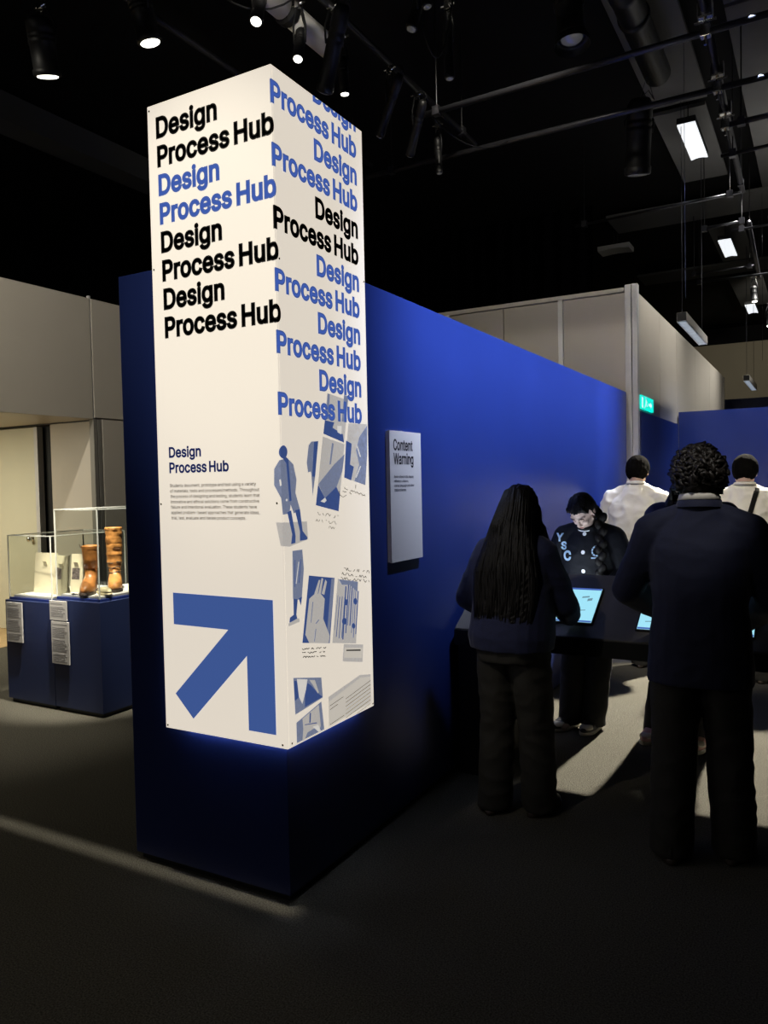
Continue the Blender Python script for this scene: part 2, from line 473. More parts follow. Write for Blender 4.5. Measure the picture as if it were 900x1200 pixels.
GLYPHS['b'] = (424, '229,-8 213,-7 198,-5 184,-1 172,4 162,10 153,17 145,24 138,31 118,59 112,59 112,0 53,0 53,509 114,509 114,319 118,319 137,346 144,353 152,360 161,367 171,373 183,378 197,381 212,384 229,384 252,383 274,378 294,371 313,361 330,347 345,332 359,313 370,293 379,270 385,245 389,218 390,189 389,160 385,133 379,108 370,84 359,64 346,45 330,29 313,16 294,5 274,-2 252,-7|220,47 237,48 253,51 267,57 279,66 291,76 301,88 309,101 316,117 321,133 325,151 327,170 328,189 327,209 325,227 321,245 316,261 309,276 301,290 291,301 280,311 267,319 253,325 237,329 220,330 203,329 188,325 174,320 161,312 150,302 140,291 132,278 125,263 120,247 116,229 113,210 113,189 113,169 116,150 120,132 125,115 132,100 140,86 150,75 162,65 174,57 188,51 204,48')
GLYPHS['c'] = (396, '207,-8 182,-7 159,-2 137,6 117,16 98,30 82,46 68,64 56,85 46,108 40,133 36,159 34,187 36,216 40,243 46,268 56,291 68,312 82,330 98,346 117,360 137,371 159,378 182,383 207,384 221,384 234,383 247,380 260,377 272,373 284,368 295,362 305,356 315,349 324,341 332,332 340,322 347,312 353,301 358,289 362,277 303,262 290,289 270,311 242,325 207,330 189,329 173,325 158,319 145,310 134,300 124,287 115,274 108,258 103,242 99,224 97,206 96,187 97,169 99,151 103,134 108,117 115,102 124,89 134,76 145,66 158,57 173,51 189,48 207,46 243,52 271,66 292,89 304,117 363,102 359,90 354,78 348,67 341,56 334,46 325,37 316,29 306,21 296,15 285,9 273,4 261,-1 248,-4 235,-6 221,-8')
GLYPHS['d'] = (424, '195,-8 151,-2 111,16 79,45 55,84 39,133 34,189 39,245 55,293 79,332 112,361 151,378 196,384 228,381 253,373 272,360 287,346 306,319 311,319 311,509 372,509 372,0 313,0 313,59 307,59 287,31 272,17 252,4 227,-5|205,47 236,51 263,65 284,86 299,115 309,150 312,189 309,229 300,263 284,291 263,312 237,325 205,330 172,325 145,311 124,290 108,261 99,227 96,189 99,151 109,117 124,88 145,66 172,51')
GLYPHS['e'] = (404, '212,-8 185,-7 161,-2 138,6 117,16 98,30 82,46 68,64 56,85 46,108 40,132 35,159 34,187 35,215 39,242 46,267 55,290 67,311 81,329 97,346 115,359 135,370 157,378 180,383 205,384 221,384 236,382 251,379 266,374 280,368 294,361 307,351 319,341 331,329 341,315 350,299 357,282 363,263 368,242 370,219 371,194 371,169 75,169 75,221 338,221 310,202 309,220 307,237 303,254 298,269 291,282 283,294 273,305 263,314 250,321 237,326 222,329 205,330 189,329 173,326 159,321 146,313 135,304 125,294 116,282 109,270 103,256 99,241 97,226 96,211 96,178 97,157 100,139 104,122 110,106 118,92 128,80 139,70 151,61 165,55 179,50 195,47 212,46 224,47 234,48 244,50 254,53 263,56 271,61 278,66 285,73 292,80 297,88 302,96 306,105 365,91 360,77 353,63 345,51 335,39 324,29 311,19 298,11 283,4 266,-1 249,-5 231,-7')
GLYPHS['f'] = (254, '228,379 228,327 6,327 6,379|81,0 81,432 84,461 96,486 113,505 135,519 161,527 187,530 222,527 243,521 227,468 215,472 195,474 171,470 154,460 145,443 142,419 142,0')
GLYPHS['g'] = (425, '207,-151 187,-150 168,-148 150,-144 134,-140 119,-134 105,-127 93,-119 82,-110 73,-101 64,-91 57,-80 51,-69 101,-41 122,-66 128,-72 136,-78 145,-83 154,-88 165,-92 178,-95 192,-97 207,-97 229,-96 249,-92 267,-85 282,-75 295,-62 304,-47 310,-28 311,-6 311,68 306,68 287,41 280,34 272,28 263,21 252,16 241,11 227,8 212,5 195,5 173,6 152,10 132,17 113,27 95,39 80,53 67,71 55,90 46,112 39,136 35,163 34,191 35,220 39,246 46,271 55,293 66,314 80,332 95,347 112,361 131,371 152,378 173,383 196,384 213,384 228,382 242,378 253,373 264,367 273,360 281,353 288,346 308,319 313,319 313,379 372,379 372,-9 371,-32 367,-54 360,-73 350,-90 338,-104 324,-117 308,-127 291,-136 271,-142 251,-147 229,-150|205,59 222,60 237,63 251,68 264,75 275,84 285,95 293,107 300,121 305,137 309,154 312,172 312,193 312,212 309,231 305,248 300,264 293,278 285,291 275,303 264,312 251,320 237,325 222,329 205,330 188,329 172,325 158,320 145,312 134,302 124,290 115,277 109,262 103,246 99,229 97,212 96,193 97,173 99,155 103,138 109,123 116,108 124,96 134,85 145,76 158,68 172,63 188,60')
GLYPHS['h'] = (410, '114,227 114,0 53,0 53,509 114,509 114,287 102,287 124,332 152,362 187,379 227,384 264,380 295,369 321,349 341,321 353,285 357,240 357,0 296,0 296,235 290,275 273,304 246,323 210,329 184,326 161,317 141,303 126,283 117,257')
GLYPHS['i'] = (167, '53,0 53,379 114,379 114,0|84,443 75,444 67,446 60,449 54,455 48,461 44,468 42,475 41,483 42,491 44,499 48,506 54,512 60,517 67,521 75,523 84,524 92,523 100,521 107,517 114,512 119,506 123,499 126,491 126,483 126,475 123,468 119,461 114,455 107,449 100,446 92,444')
GLYPHS['j'] = (167, '53,379 114,379 114,-30 111,-63 102,-90 86,-113 65,-129 37,-139 4,-143 -10,-143 -10,-87 2,-87 25,-83 40,-72 50,-54 53,-29|83,443 67,446 53,455 44,468 41,483 44,499 53,512 67,521 83,524 100,521 114,512 123,499 126,483 123,468 114,455 100,446')
GLYPHS['k'] = (381, '110,137 110,212 121,212 284,379 360,379 184,199 177,199|53,0 53,509 114,509 114,0|294,0 148,186 191,229 372,0')
GLYPHS['l'] = (189, '139,-2 101,3 74,20 58,47 53,84 53,509 114,509 114,99 115,77 120,62 130,54 146,52 160,53 170,54 181,3 162,-1')
GLYPHS['m'] = (610, '53,0 53,379 112,379 112,295 108,295 118,323 132,346 151,363 172,376 195,384 219,386 257,380 287,361 309,331 321,295 312,295 322,321 337,343 357,361 381,375 407,383 437,386 468,383 497,372 522,354 541,328 553,296 557,255 557,0 496,0 496,254 490,289 473,313 447,326 419,330 395,328 374,320 358,307 345,290 338,270 335,247 335,0 274,0 274,260 269,288 253,311 229,326 199,330 178,328 158,320 140,307 126,289 117,266 114,238 114,0')
GLYPHS['n'] = (410, '114,227 114,0 53,0 53,379 112,379 112,287 102,287 112,312 124,332 137,349 152,362 169,372 187,379 207,383 227,384 246,383 264,380 280,376 295,369 309,360 321,349 332,336 341,321 348,304 353,285 356,264 357,240 357,0 296,0 296,235 295,256 290,275 283,291 273,304 260,315 246,323 229,328 210,329 197,328 184,326 172,322 161,317 150,311 141,303 133,293 126,283 121,271 117,257 114,243')
GLYPHS['o'] = (415, '207,-8 182,-7 159,-2 137,6 117,16 98,30 82,46 68,64 56,85 46,108 40,133 36,159 34,187 36,216 40,243 46,268 56,291 68,312 82,330 98,346 117,360 137,371 159,378 182,383 207,384 233,383 256,378 278,371 299,360 317,346 333,330 347,312 359,291 369,268 376,243 380,216 381,187 380,159 376,133 369,108 359,85 347,64 333,46 317,30 299,16 278,6 256,-2 233,-7|207,46 226,48 242,51 257,57 270,66 282,76 292,89 300,102 307,117 312,134 316,151 318,169 319,187 318,206 316,224 312,242 307,258 300,274 292,287 282,300 270,310 257,319 242,325 226,329 207,330 189,329 173,325 158,319 145,310 134,300 124,287 115,274 108,258 103,242 99,224 97,206 96,187 97,169 99,151 103,134 108,117 115,102 124,89 134,76 145,66 158,57 173,51 189,48')
GLYPHS['p'] = (424, '53,-143 53,379 112,379 112,319 118,319 137,346 152,360 171,373 197,381 229,384 274,378 313,361 345,332 370,293 385,245 390,189 385,133 370,84 346,45 313,16 274,-2 229,-8 198,-5 173,4 153,17 138,31 118,59 114,59 114,-143|220,47 253,51 279,66 301,88 316,117 325,151 328,189 325,227 316,261 301,290 280,311 253,325 220,330 188,325 161,312 140,291 125,263 116,229 113,189 116,150 125,115 140,86 162,65 188,51')
GLYPHS['q'] = (424, '372,-143 311,-143 311,59 306,59 287,31 272,17 252,4 227,-5 195,-8 151,-2 111,16 79,45 55,84 39,133 34,189 39,245 55,293 79,332 112,361 151,378 196,384 228,381 253,373 272,360 287,346 307,319 313,319 313,379 372,379|205,47 236,51 263,65 284,86 299,115 309,150 312,189 309,229 300,263 284,291 263,312 237,325 205,330 172,325 145,311 124,290 108,261 99,227 96,189 99,151 109,117 124,88 145,66 172,51')
GLYPHS['r'] = (259, '53,0 53,379 112,379 112,321 115,321 122,335 130,347 140,358 152,367 166,375 181,380 196,384 213,385 229,384 243,384 243,322 230,324 207,326 194,325 182,323 170,319 159,315 149,309 140,301 132,293 126,284 121,273 117,262 114,250 114,237 114,0')
GLYPHS['s'] = (365, '182,-8 163,-7 145,-5 128,-2 112,3 98,10 84,18 72,27 62,38 53,50 45,63 40,78 36,94 94,107 99,92 105,79 114,69 124,60 136,54 150,49 165,46 181,45 200,46 217,50 232,55 244,62 255,71 262,81 267,91 268,103 267,112 265,121 260,129 254,136 246,142 237,147 225,151 212,155 149,170 125,177 104,186 87,196 72,208 61,222 53,237 48,255 47,274 48,290 51,305 57,319 65,332 75,343 87,354 100,363 115,370 131,377 149,381 167,384 187,384 206,384 223,381 239,378 254,372 267,366 279,358 290,349 299,339 307,328 314,316 319,303 324,290 268,277 264,288 258,298 251,307 243,316 232,323 219,328 205,331 187,333 171,332 156,329 143,324 131,317 121,308 114,299 110,289 109,277 110,267 112,258 117,250 124,243 133,237 144,232 157,227 172,223 229,209 254,202 275,194 292,183 306,171 317,158 325,142 330,125 331,107 330,90 326,75 321,61 312,47 302,35 290,24 276,15 260,6 242,0 223,-5 203,-7')
GLYPHS['t'] = (227, '204,379 204,327 6,327 6,379|65,471 126,471 126,98 127,86 128,76 132,68 136,61 142,56 150,53 159,51 170,50 185,51 202,54 213,2 192,-3 168,-4 145,-3 125,2 107,10 92,21 80,35 72,52 67,71 65,93')
GLYPHS['u'] = (410, '182,-5 164,-4 146,-1 130,4 115,11 101,20 89,31 78,44 69,59 62,76 57,95 54,116 53,139 53,379 114,379 114,144 115,123 119,105 127,89 137,75 150,64 164,56 181,52 200,50 213,51 226,53 238,57 249,62 259,69 268,77 276,86 283,97 289,109 293,122 295,137 296,153 296,379 357,379 357,0 298,0 298,92 307,92 297,67 286,47 272,30 257,17 240,7 222,0 203,-4')
GLYPHS['v'] = (389, '163,0 17,379 84,379 165,155 187,87 206,21 184,21 203,87 224,155 305,379 371,379 226,0')
GLYPHS['w'] = (567, '138,0 23,379 87,379 133,214 154,137 175,41 165,41 186,135 206,214 252,379 316,379 362,214 382,136 402,41 391,41 413,135 434,214 480,379 545,379 429,0 368,0 319,172 305,225 291,280 277,338 291,338 277,280 263,225 248,172 199,0')
GLYPHS['x'] = (379, '21,0 171,218 171,171 29,379 100,379 147,306 179,253 207,206 175,206 202,253 233,306 282,379 352,379 209,169 209,214 358,0 287,0 231,85 200,136 173,182 205,182 178,136 148,85 91,0')
GLYPHS['y'] = (389, '47,-139 61,-86 71,-87 88,-90 104,-89 118,-84 130,-74 141,-58 151,-36 163,-1 17,379 84,379 165,155 187,87 206,21 184,21 202,87 224,155 305,379 371,379 204,-58 191,-85 177,-107 159,-124 139,-136 117,-143 91,-145 65,-143')
GLYPHS['z'] = (380, '42,0 42,46 254,320 254,323 48,323 48,379 333,379 333,331 126,60 126,56 339,56 339,0')

PRINTS = [
    ('standing figure', [
        ('pale', '-0.028,1.43 0.156,1.426 0.16,1.357 0.04,1.338 -0.009,1.344'),
        ('mid', '-0.006,1.656 0.041,1.665 0.077,1.642 0.095,1.585 0.086,1.536 0.112,1.474 0.073,1.459 0.054,1.492 0.046,1.46 0.005,1.458 -0.002,1.518 -0.032,1.566 -0.03,1.625'),
        ('deep', '0.032,1.465 0.056,1.472 0.08,1.377 0.078,1.349 0.051,1.347 0.059,1.383'),
        ('deep', '0.08,1.471 0.112,1.474 0.126,1.391 0.157,1.364 0.153,1.356 0.107,1.355 0.108,1.392'),
        ('deep', '0.042,1.687 0.039,1.676 0.032,1.668 0.021,1.663 0.011,1.662 0.001,1.667 -0.005,1.675 -0.007,1.686 -0.004,1.697 0.003,1.705 0.013,1.71 0.023,1.711 0.033,1.706 0.04,1.698'),
        ('deep', '0.008,1.668 0.034,1.669 0.047,1.657 0.06,1.508 0.047,1.505 0.033,1.645'),
        ('white', '-0.008,1.585 -0.001,1.587 0.002,1.565 -0.005,1.562'),
        ('white', '0.036,1.511 0.034,1.507 0.03,1.506 0.026,1.507 0.024,1.511 0.026,1.514 0.03,1.515 0.035,1.514'),
    ]),
    ('torn strip', [
        ('mid', '0.179,1.716 0.198,1.731 0.246,1.735 0.232,1.667 0.218,1.595 0.196,1.595 0.189,1.616 0.171,1.612 0.164,1.649'),
        ('mid', '0.193,1.609 0.218,1.597 0.198,1.521'),
        ('deep', '0.216,1.73 0.244,1.734 0.218,1.595 0.198,1.597'),
    ]),
    ('upper', [
        ('pale', '0.316,1.928 0.474,1.911 0.433,1.734 0.282,1.765'),
        ('deep', '0.296,1.819 0.363,1.814 0.35,1.792 0.426,1.769 0.433,1.736 0.282,1.765'),
        ('white', '0.386,1.802 0.419,1.802 0.414,1.768 0.385,1.776'),
        ('mid', '0.441,1.931 0.475,1.929 0.447,1.819 0.42,1.822'),
        ('mid', '0.32,1.926 0.335,1.925 0.323,1.825 0.3,1.823'),
    ]),
    ('umbrella', [
        ('pale', '0.277,1.754 0.437,1.729 0.38,1.455 0.218,1.485'),
        ('mid', '0.239,1.567 0.355,1.645 0.435,1.688 0.416,1.619 0.368,1.552 0.283,1.511'),
        ('deep', '0.237,1.565 0.283,1.511 0.368,1.555 0.393,1.521 0.38,1.455 0.218,1.485'),
        ('white', '0.251,1.499 0.283,1.513 0.294,1.502 0.278,1.493'),
        ('mid', '0.32,1.644 0.331,1.645 0.355,1.728 0.343,1.732'),
    ]),
    ('right strip', [
        ('pale', '0.47,1.816 0.623,1.822 0.597,1.559 0.427,1.592'),
        ('deep', '0.449,1.745 0.493,1.733 0.476,1.646 0.506,1.637 0.482,1.58 0.429,1.592'),
        ('mid', '0.555,1.763 0.623,1.817 0.618,1.69 0.597,1.559 0.508,1.576 0.55,1.647 0.526,1.707'),
        ('white', '0.557,1.641 0.565,1.64 0.525,1.591 0.518,1.593'),
        ('white', '0.532,1.724 0.54,1.726 0.565,1.68 0.557,1.679'),
    ]),
    ('coat', [
        ('mid', '0.058,1.321 0.121,1.321 0.128,1.247 0.11,1.135 0.085,1.135 0.054,1.143'),
        ('deep', '0.057,1.143 0.084,1.137 0.073,1.081 0.08,1.061 0.028,1.058 0.032,1.076 0.056,1.083'),
        ('deep', '0.09,1.14 0.112,1.143 0.103,1.11'),
        ('pale', '0.019,1.056 0.088,1.067 0.094,1.051 0.022,1.045'),
        ('white', '0.094,1.277 0.098,1.276 0.078,1.196 0.074,1.197'),
        ('deep', '0.07,1.286 0.074,1.286 0.07,1.186 0.066,1.186'),
        ('deep', '0.108,1.286 0.112,1.286 0.096,1.197 0.092,1.198'),
    ]),
    ('glove', [
        ('deep', '0.16,1.218 0.34,1.188 0.293,0.932 0.107,0.968'),
        ('pale', '0.159,1.129 0.197,1.143 0.238,1.137 0.265,1.114 0.251,1.037 0.294,0.962 0.286,0.934 0.152,0.959 0.127,0.996'),
        ('pale', '0.193,1.143 0.226,1.193 0.237,1.192 0.217,1.14'),
        ('pale', '0.221,1.14 0.246,1.199 0.257,1.194 0.238,1.137'),
        ('pale', '0.243,1.137 0.272,1.19 0.283,1.179 0.262,1.13'),
        ('mid', '0.315,1.187 0.339,1.186 0.292,0.963 0.278,0.993'),
        ('mid', '0.179,1.114 0.185,1.113 0.168,1.035 0.163,1.036'),
        ('mid', '0.217,1.04 0.223,1.037 0.201,1.024 0.196,1.028'),
        ('mid', '0.195,1.007 0.201,1.006 0.188,0.958 0.183,0.959'),
    ]),
    ('buttons', [
        ('pale', '0.362,1.182 0.52,1.153 0.493,0.893 0.311,0.929'),
        ('mid', '0.359,1.116 0.363,1.115 0.331,0.978 0.327,0.979'),
        ('deep', '0.372,1.108 0.377,1.107 0.344,0.948 0.339,0.949'),
        ('deep', '0.391,1.107 0.396,1.106 0.364,0.938 0.359,0.939'),
        ('mid', '0.409,1.1 0.417,1.099 0.385,0.936 0.377,0.938'),
        ('deep', '0.418,1.145 0.427,1.143 0.394,0.928 0.385,0.93'),
        ('deep', '0.441,1.159 0.449,1.158 0.416,0.95 0.409,0.952'),
        ('mid', '0.452,1.144 0.461,1.142 0.431,0.98 0.422,0.982'),
        ('deep', '0.472,1.162 0.48,1.161 0.45,0.976 0.442,0.977'),
        ('mid', '0.483,1.126 0.489,1.125 0.459,0.943 0.453,0.945'),
        ('deep', '0.499,1.137 0.503,1.136 0.473,0.921 0.468,0.922'),
        ('deep', '0.515,1.113 0.523,1.111 0.494,0.932 0.487,0.934'),
        ('mid', '0.369,1.179 0.516,1.151 0.51,1.109 0.483,1.126 0.452,1.146 0.391,1.154'),
        ('deep', '0.436,1.076 0.434,1.07 0.43,1.066 0.423,1.065 0.417,1.066 0.411,1.069 0.407,1.074 0.405,1.08 0.407,1.086 0.411,1.089 0.418,1.091 0.425,1.09 0.431,1.087 0.435,1.082'),
        ('deep', '0.507,1.07 0.505,1.064 0.501,1.059 0.495,1.057 0.489,1.058 0.483,1.062 0.48,1.067 0.478,1.074 0.48,1.08 0.484,1.084 0.49,1.086 0.496,1.085 0.502,1.082 0.506,1.076'),
        ('deep', '0.423,0.999 0.421,0.993 0.415,0.989 0.407,0.988 0.399,0.989 0.391,0.993 0.386,0.999 0.385,1.005 0.387,1.011 0.392,1.015 0.4,1.017 0.408,1.015 0.416,1.011 0.421,1.006'),
        ('deep', '0.488,0.969 0.486,0.963 0.482,0.96 0.477,0.958 0.472,0.959 0.467,0.962 0.463,0.967 0.462,0.973 0.464,0.978 0.467,0.982 0.473,0.983 0.478,0.982 0.483,0.979 0.486,0.974'),
    ]),
    ('collar', [
        ('mid', '0.044,0.849 0.228,0.809 0.235,0.728 0.051,0.709'),
        ('deep', '0.047,0.837 0.066,0.833 0.079,0.769 0.05,0.761'),
        ('deep', '0.133,0.809 0.155,0.796 0.208,0.749 0.233,0.731 0.113,0.722 0.115,0.775'),
        ('white', '0.066,0.84 0.133,0.823 0.122,0.785 0.097,0.738 0.076,0.77'),
        ('pale', '0.146,0.818 0.183,0.809 0.208,0.756 0.201,0.752 0.169,0.793'),
    ]),
    ('knot', [
        ('mid', '0.056,0.677 0.224,0.715 0.24,0.6 0.056,0.6'),
        ('pale', '0.095,0.682 0.206,0.706 0.216,0.621 0.201,0.601 0.175,0.624 0.125,0.62 0.104,0.595 0.091,0.595 0.099,0.642'),
        ('deep', '0.144,0.691 0.152,0.689 0.147,0.652 0.139,0.654'),
        ('deep', '0.11,0.653 0.109,0.656 0.189,0.642 0.19,0.638'),
        ('white', '0.162,0.632 0.199,0.629 0.215,0.601 0.201,0.601'),
    ]),
    ('document', [
        ('cream', '0.273,0.721 0.516,0.754 0.607,0.738 0.609,0.613 0.272,0.601'),
        ('pale', '0.273,0.719 0.516,0.754 0.607,0.737 0.607,0.727 0.523,0.741 0.276,0.7'),
        ('greyink', '0.402,0.679 0.401,0.681 0.605,0.711 0.607,0.709'),
        ('greyink', '0.402,0.664 0.4,0.666 0.604,0.694 0.606,0.692'),
        ('greyink', '0.401,0.648 0.399,0.65 0.603,0.678 0.605,0.676'),
        ('greyink', '0.4,0.633 0.399,0.634 0.603,0.661 0.605,0.659'),
        ('greyink', '0.4,0.617 0.398,0.619 0.602,0.645 0.604,0.643'),
        ('greyink', '0.399,0.601 0.397,0.603 0.601,0.628 0.603,0.626'),
        ('greyink', '0.399,0.586 0.397,0.588 0.601,0.612 0.603,0.61'),
        ('greyink', '0.398,0.57 0.396,0.572 0.6,0.596 0.602,0.594'),
        ('greyink', '0.397,0.555 0.395,0.556 0.599,0.579 0.601,0.577'),
        ('greyink', '0.283,0.681 0.282,0.683 0.382,0.695 0.384,0.693'),
        ('greyink', '0.283,0.666 0.281,0.668 0.34,0.675 0.342,0.673'),
        ('greyink', '0.28,0.606 0.279,0.608 0.387,0.618 0.388,0.616'),
    ]),
    ('card', [
        ('pale', '0.396,0.909 0.55,0.878 0.542,0.804 0.385,0.839'),
        ('cream', '0.403,0.893 0.545,0.865 0.539,0.822 0.397,0.852'),
        ('ink', '0.414,0.877 0.414,0.882 0.528,0.861 0.528,0.855'),
    ]),
    ('handwriting', [
        ('ink', '0.227,1.458 0.23,1.459 0.236,1.449 0.234,1.449'),
        ('ink', '0.234,1.448 0.236,1.45 0.242,1.447 0.241,1.446'),
        ('ink', '0.242,1.446 0.241,1.448 0.248,1.449 0.249,1.447'),
        ('ink', '0.261,1.452 0.264,1.453 0.271,1.444 0.268,1.443'),
        ('ink', '0.284,1.44 0.281,1.441 0.289,1.45 0.292,1.449'),
        ('ink', '0.291,1.448 0.29,1.45 0.297,1.451 0.298,1.449'),
        ('ink', '0.296,1.449 0.298,1.451 0.305,1.448 0.303,1.446'),
        ('ink', '0.303,1.447 0.306,1.447 0.312,1.438 0.309,1.438'),
        ('ink', '0.312,1.438 0.31,1.439 0.317,1.446 0.32,1.445'),
        ('ink', '0.339,1.43 0.34,1.432 0.347,1.431 0.346,1.429'),
        ('ink', '0.348,1.43 0.345,1.431 0.353,1.44 0.356,1.439'),
        ('ink', '0.368,1.438 0.369,1.44 0.377,1.438 0.375,1.436'),
        ('ink', '0.216,1.422 0.213,1.423 0.22,1.431 0.223,1.431'),
        ('ink', '0.22,1.431 0.223,1.431 0.229,1.422 0.227,1.421'),
        ('ink', '0.228,1.421 0.228,1.422 0.235,1.422 0.235,1.421'),
        ('ink', '0.236,1.421 0.233,1.422 0.241,1.429 0.243,1.428'),
        ('ink', '0.254,1.427 0.257,1.427 0.263,1.416 0.261,1.415'),
        ('ink', '0.282,1.424 0.284,1.425 0.291,1.423 0.289,1.421'),
        ('ink', '0.303,1.419 0.306,1.42 0.312,1.41 0.31,1.409'),
        ('ink', '0.311,1.408 0.311,1.41 0.318,1.411 0.319,1.409'),
        ('ink', '0.318,1.409 0.318,1.411 0.325,1.411 0.325,1.409'),
        ('ink', '0.327,1.41 0.324,1.411 0.332,1.415 0.334,1.414'),
        ('ink', '0.333,1.414 0.332,1.416 0.339,1.417 0.341,1.416'),
        ('ink', '0.34,1.416 0.34,1.417 0.347,1.417 0.347,1.415'),
        ('ink', '0.346,1.416 0.349,1.416 0.356,1.405 0.353,1.404'),
        ('ink', '0.354,1.404 0.354,1.405 0.361,1.406 0.362,1.404'),
        ('ink', '0.302,1.39 0.3,1.39 0.308,1.399 0.311,1.398'),
        ('ink', '0.309,1.398 0.31,1.399 0.318,1.397 0.316,1.396'),
        ('ink', '0.316,1.396 0.319,1.397 0.326,1.387 0.323,1.387'),
        ('ink', '0.326,1.387 0.323,1.388 0.332,1.395 0.334,1.394'),
        ('ink', '0.332,1.394 0.334,1.395 0.342,1.387 0.339,1.386'),
        ('ink', '0.342,1.386 0.339,1.387 0.348,1.393 0.35,1.392'),
        ('ink', '0.423,1.549 0.425,1.551 0.433,1.549 0.431,1.547'),
        ('ink', '0.43,1.547 0.433,1.549 0.44,1.544 0.437,1.543'),
        ('ink', '0.438,1.542 0.44,1.545 0.447,1.543 0.445,1.541'),
        ('ink', '0.446,1.541 0.447,1.543 0.454,1.542 0.453,1.54'),
        ('ink', '0.468,1.536 0.469,1.538 0.476,1.537 0.476,1.535'),
        ('ink', '0.477,1.535 0.475,1.537 0.483,1.54 0.485,1.538'),
        ('ink', '0.482,1.538 0.486,1.54 0.493,1.533 0.489,1.532'),
        ('ink', '0.492,1.532 0.49,1.534 0.498,1.536 0.5,1.534'),
        ('ink', '0.498,1.534 0.5,1.536 0.507,1.535 0.506,1.533'),
        ('ink', '0.505,1.533 0.508,1.534 0.516,1.528 0.512,1.527'),
        ('ink', '0.515,1.527 0.513,1.529 0.521,1.531 0.523,1.529'),
        ('ink', '0.521,1.529 0.522,1.531 0.53,1.531 0.529,1.528'),
        ('ink', '0.528,1.529 0.531,1.53 0.539,1.524 0.535,1.523'),
        ('ink', '0.536,1.522 0.538,1.524 0.546,1.522 0.544,1.52'),
        ('ink', '0.547,1.52 0.543,1.522 0.551,1.527 0.555,1.525'),
        ('ink', '0.552,1.525 0.554,1.527 0.562,1.525 0.56,1.523'),
        ('ink', '0.559,1.523 0.563,1.524 0.57,1.517 0.566,1.516'),
        ('ink', '0.568,1.515 0.569,1.518 0.577,1.516 0.576,1.514'),
        ('ink', '0.578,1.514 0.575,1.516 0.583,1.519 0.586,1.517'),
        ('ink', '0.583,1.518 0.586,1.519 0.594,1.514 0.59,1.512'),
        ('ink', '0.412,1.535 0.412,1.537 0.42,1.537 0.419,1.534'),
        ('ink', '0.419,1.534 0.421,1.536 0.428,1.534 0.426,1.532'),
        ('ink', '0.427,1.532 0.427,1.535 0.435,1.534 0.434,1.532'),
        ('ink', '0.434,1.532 0.435,1.534 0.442,1.533 0.441,1.531'),
        ('ink', '0.463,1.529 0.465,1.531 0.473,1.528 0.471,1.526'),
        ('ink', '0.47,1.527 0.474,1.528 0.481,1.523 0.478,1.521'),
        ('ink', '0.408,1.222 0.41,1.223 0.417,1.22 0.415,1.219'),
        ('ink', '0.416,1.218 0.415,1.22 0.422,1.221 0.423,1.219'),
        ('ink', '0.421,1.22 0.425,1.22 0.431,1.208 0.428,1.208'),
        ('ink', '0.431,1.207 0.428,1.208 0.435,1.219 0.439,1.218'),
        ('ink', '0.435,1.218 0.439,1.219 0.445,1.207 0.442,1.207'),
        ('ink', '0.442,1.207 0.445,1.208 0.452,1.205 0.449,1.203'),
        ('ink', '0.45,1.203 0.451,1.205 0.458,1.204 0.457,1.202'),
        ('ink', '0.458,1.202 0.457,1.204 0.464,1.205 0.465,1.202'),
        ('ink', '0.479,1.199 0.479,1.201 0.486,1.201 0.486,1.199'),
        ('ink', '0.488,1.199 0.484,1.201 0.492,1.207 0.495,1.206'),
        ('ink', '0.51,1.195 0.506,1.196 0.514,1.205 0.517,1.204'),
        ('ink', '0.514,1.205 0.518,1.205 0.524,1.192 0.521,1.192'),
        ('ink', '0.524,1.191 0.521,1.192 0.528,1.204 0.532,1.203'),
        ('ink', '0.561,1.188 0.558,1.19 0.566,1.195 0.569,1.193'),
        ('ink', '0.567,1.193 0.568,1.195 0.575,1.193 0.575,1.191'),
        ('ink', '0.592,1.181 0.588,1.182 0.596,1.192 0.6,1.19'),
        ('ink', '0.598,1.19 0.598,1.192 0.605,1.191 0.606,1.189'),
        ('ink', '0.603,1.19 0.608,1.19 0.615,1.177 0.611,1.177'),
        ('ink', '0.393,1.196 0.39,1.197 0.397,1.205 0.4,1.204'),
        ('ink', '0.397,1.204 0.401,1.205 0.407,1.194 0.403,1.193'),
        ('ink', '0.405,1.193 0.405,1.195 0.412,1.194 0.412,1.192'),
        ('ink', '0.411,1.192 0.413,1.194 0.42,1.19 0.418,1.189'),
        ('ink', '0.421,1.189 0.417,1.19 0.425,1.198 0.428,1.197'),
        ('ink', '0.426,1.197 0.427,1.199 0.434,1.197 0.433,1.195'),
        ('ink', '0.433,1.195 0.434,1.197 0.441,1.196 0.44,1.194'),
        ('ink', '0.439,1.195 0.442,1.195 0.449,1.185 0.445,1.184'),
        ('ink', '0.447,1.184 0.448,1.186 0.455,1.184 0.454,1.182'),
        ('ink', '0.455,1.182 0.454,1.184 0.461,1.185 0.462,1.183'),
        ('ink', '0.463,1.183 0.46,1.185 0.467,1.19 0.471,1.188'),
        ('ink', '0.467,1.189 0.471,1.189 0.478,1.182 0.474,1.181'),
        ('ink', '0.475,1.181 0.477,1.182 0.484,1.18 0.482,1.178'),
        ('ink', '0.497,1.175 0.498,1.177 0.506,1.175 0.504,1.173'),
        ('ink', '0.505,1.173 0.505,1.175 0.513,1.174 0.512,1.172'),
        ('ink', '0.529,1.169 0.525,1.171 0.533,1.179 0.537,1.178'),
        ('ink', '0.533,1.179 0.537,1.179 0.544,1.167 0.54,1.167'),
        ('ink', '0.544,1.166 0.54,1.168 0.548,1.176 0.552,1.175'),
        ('ink', '0.549,1.175 0.551,1.177 0.558,1.174 0.556,1.172'),
        ('ink', '0.555,1.173 0.559,1.173 0.566,1.164 0.563,1.163'),
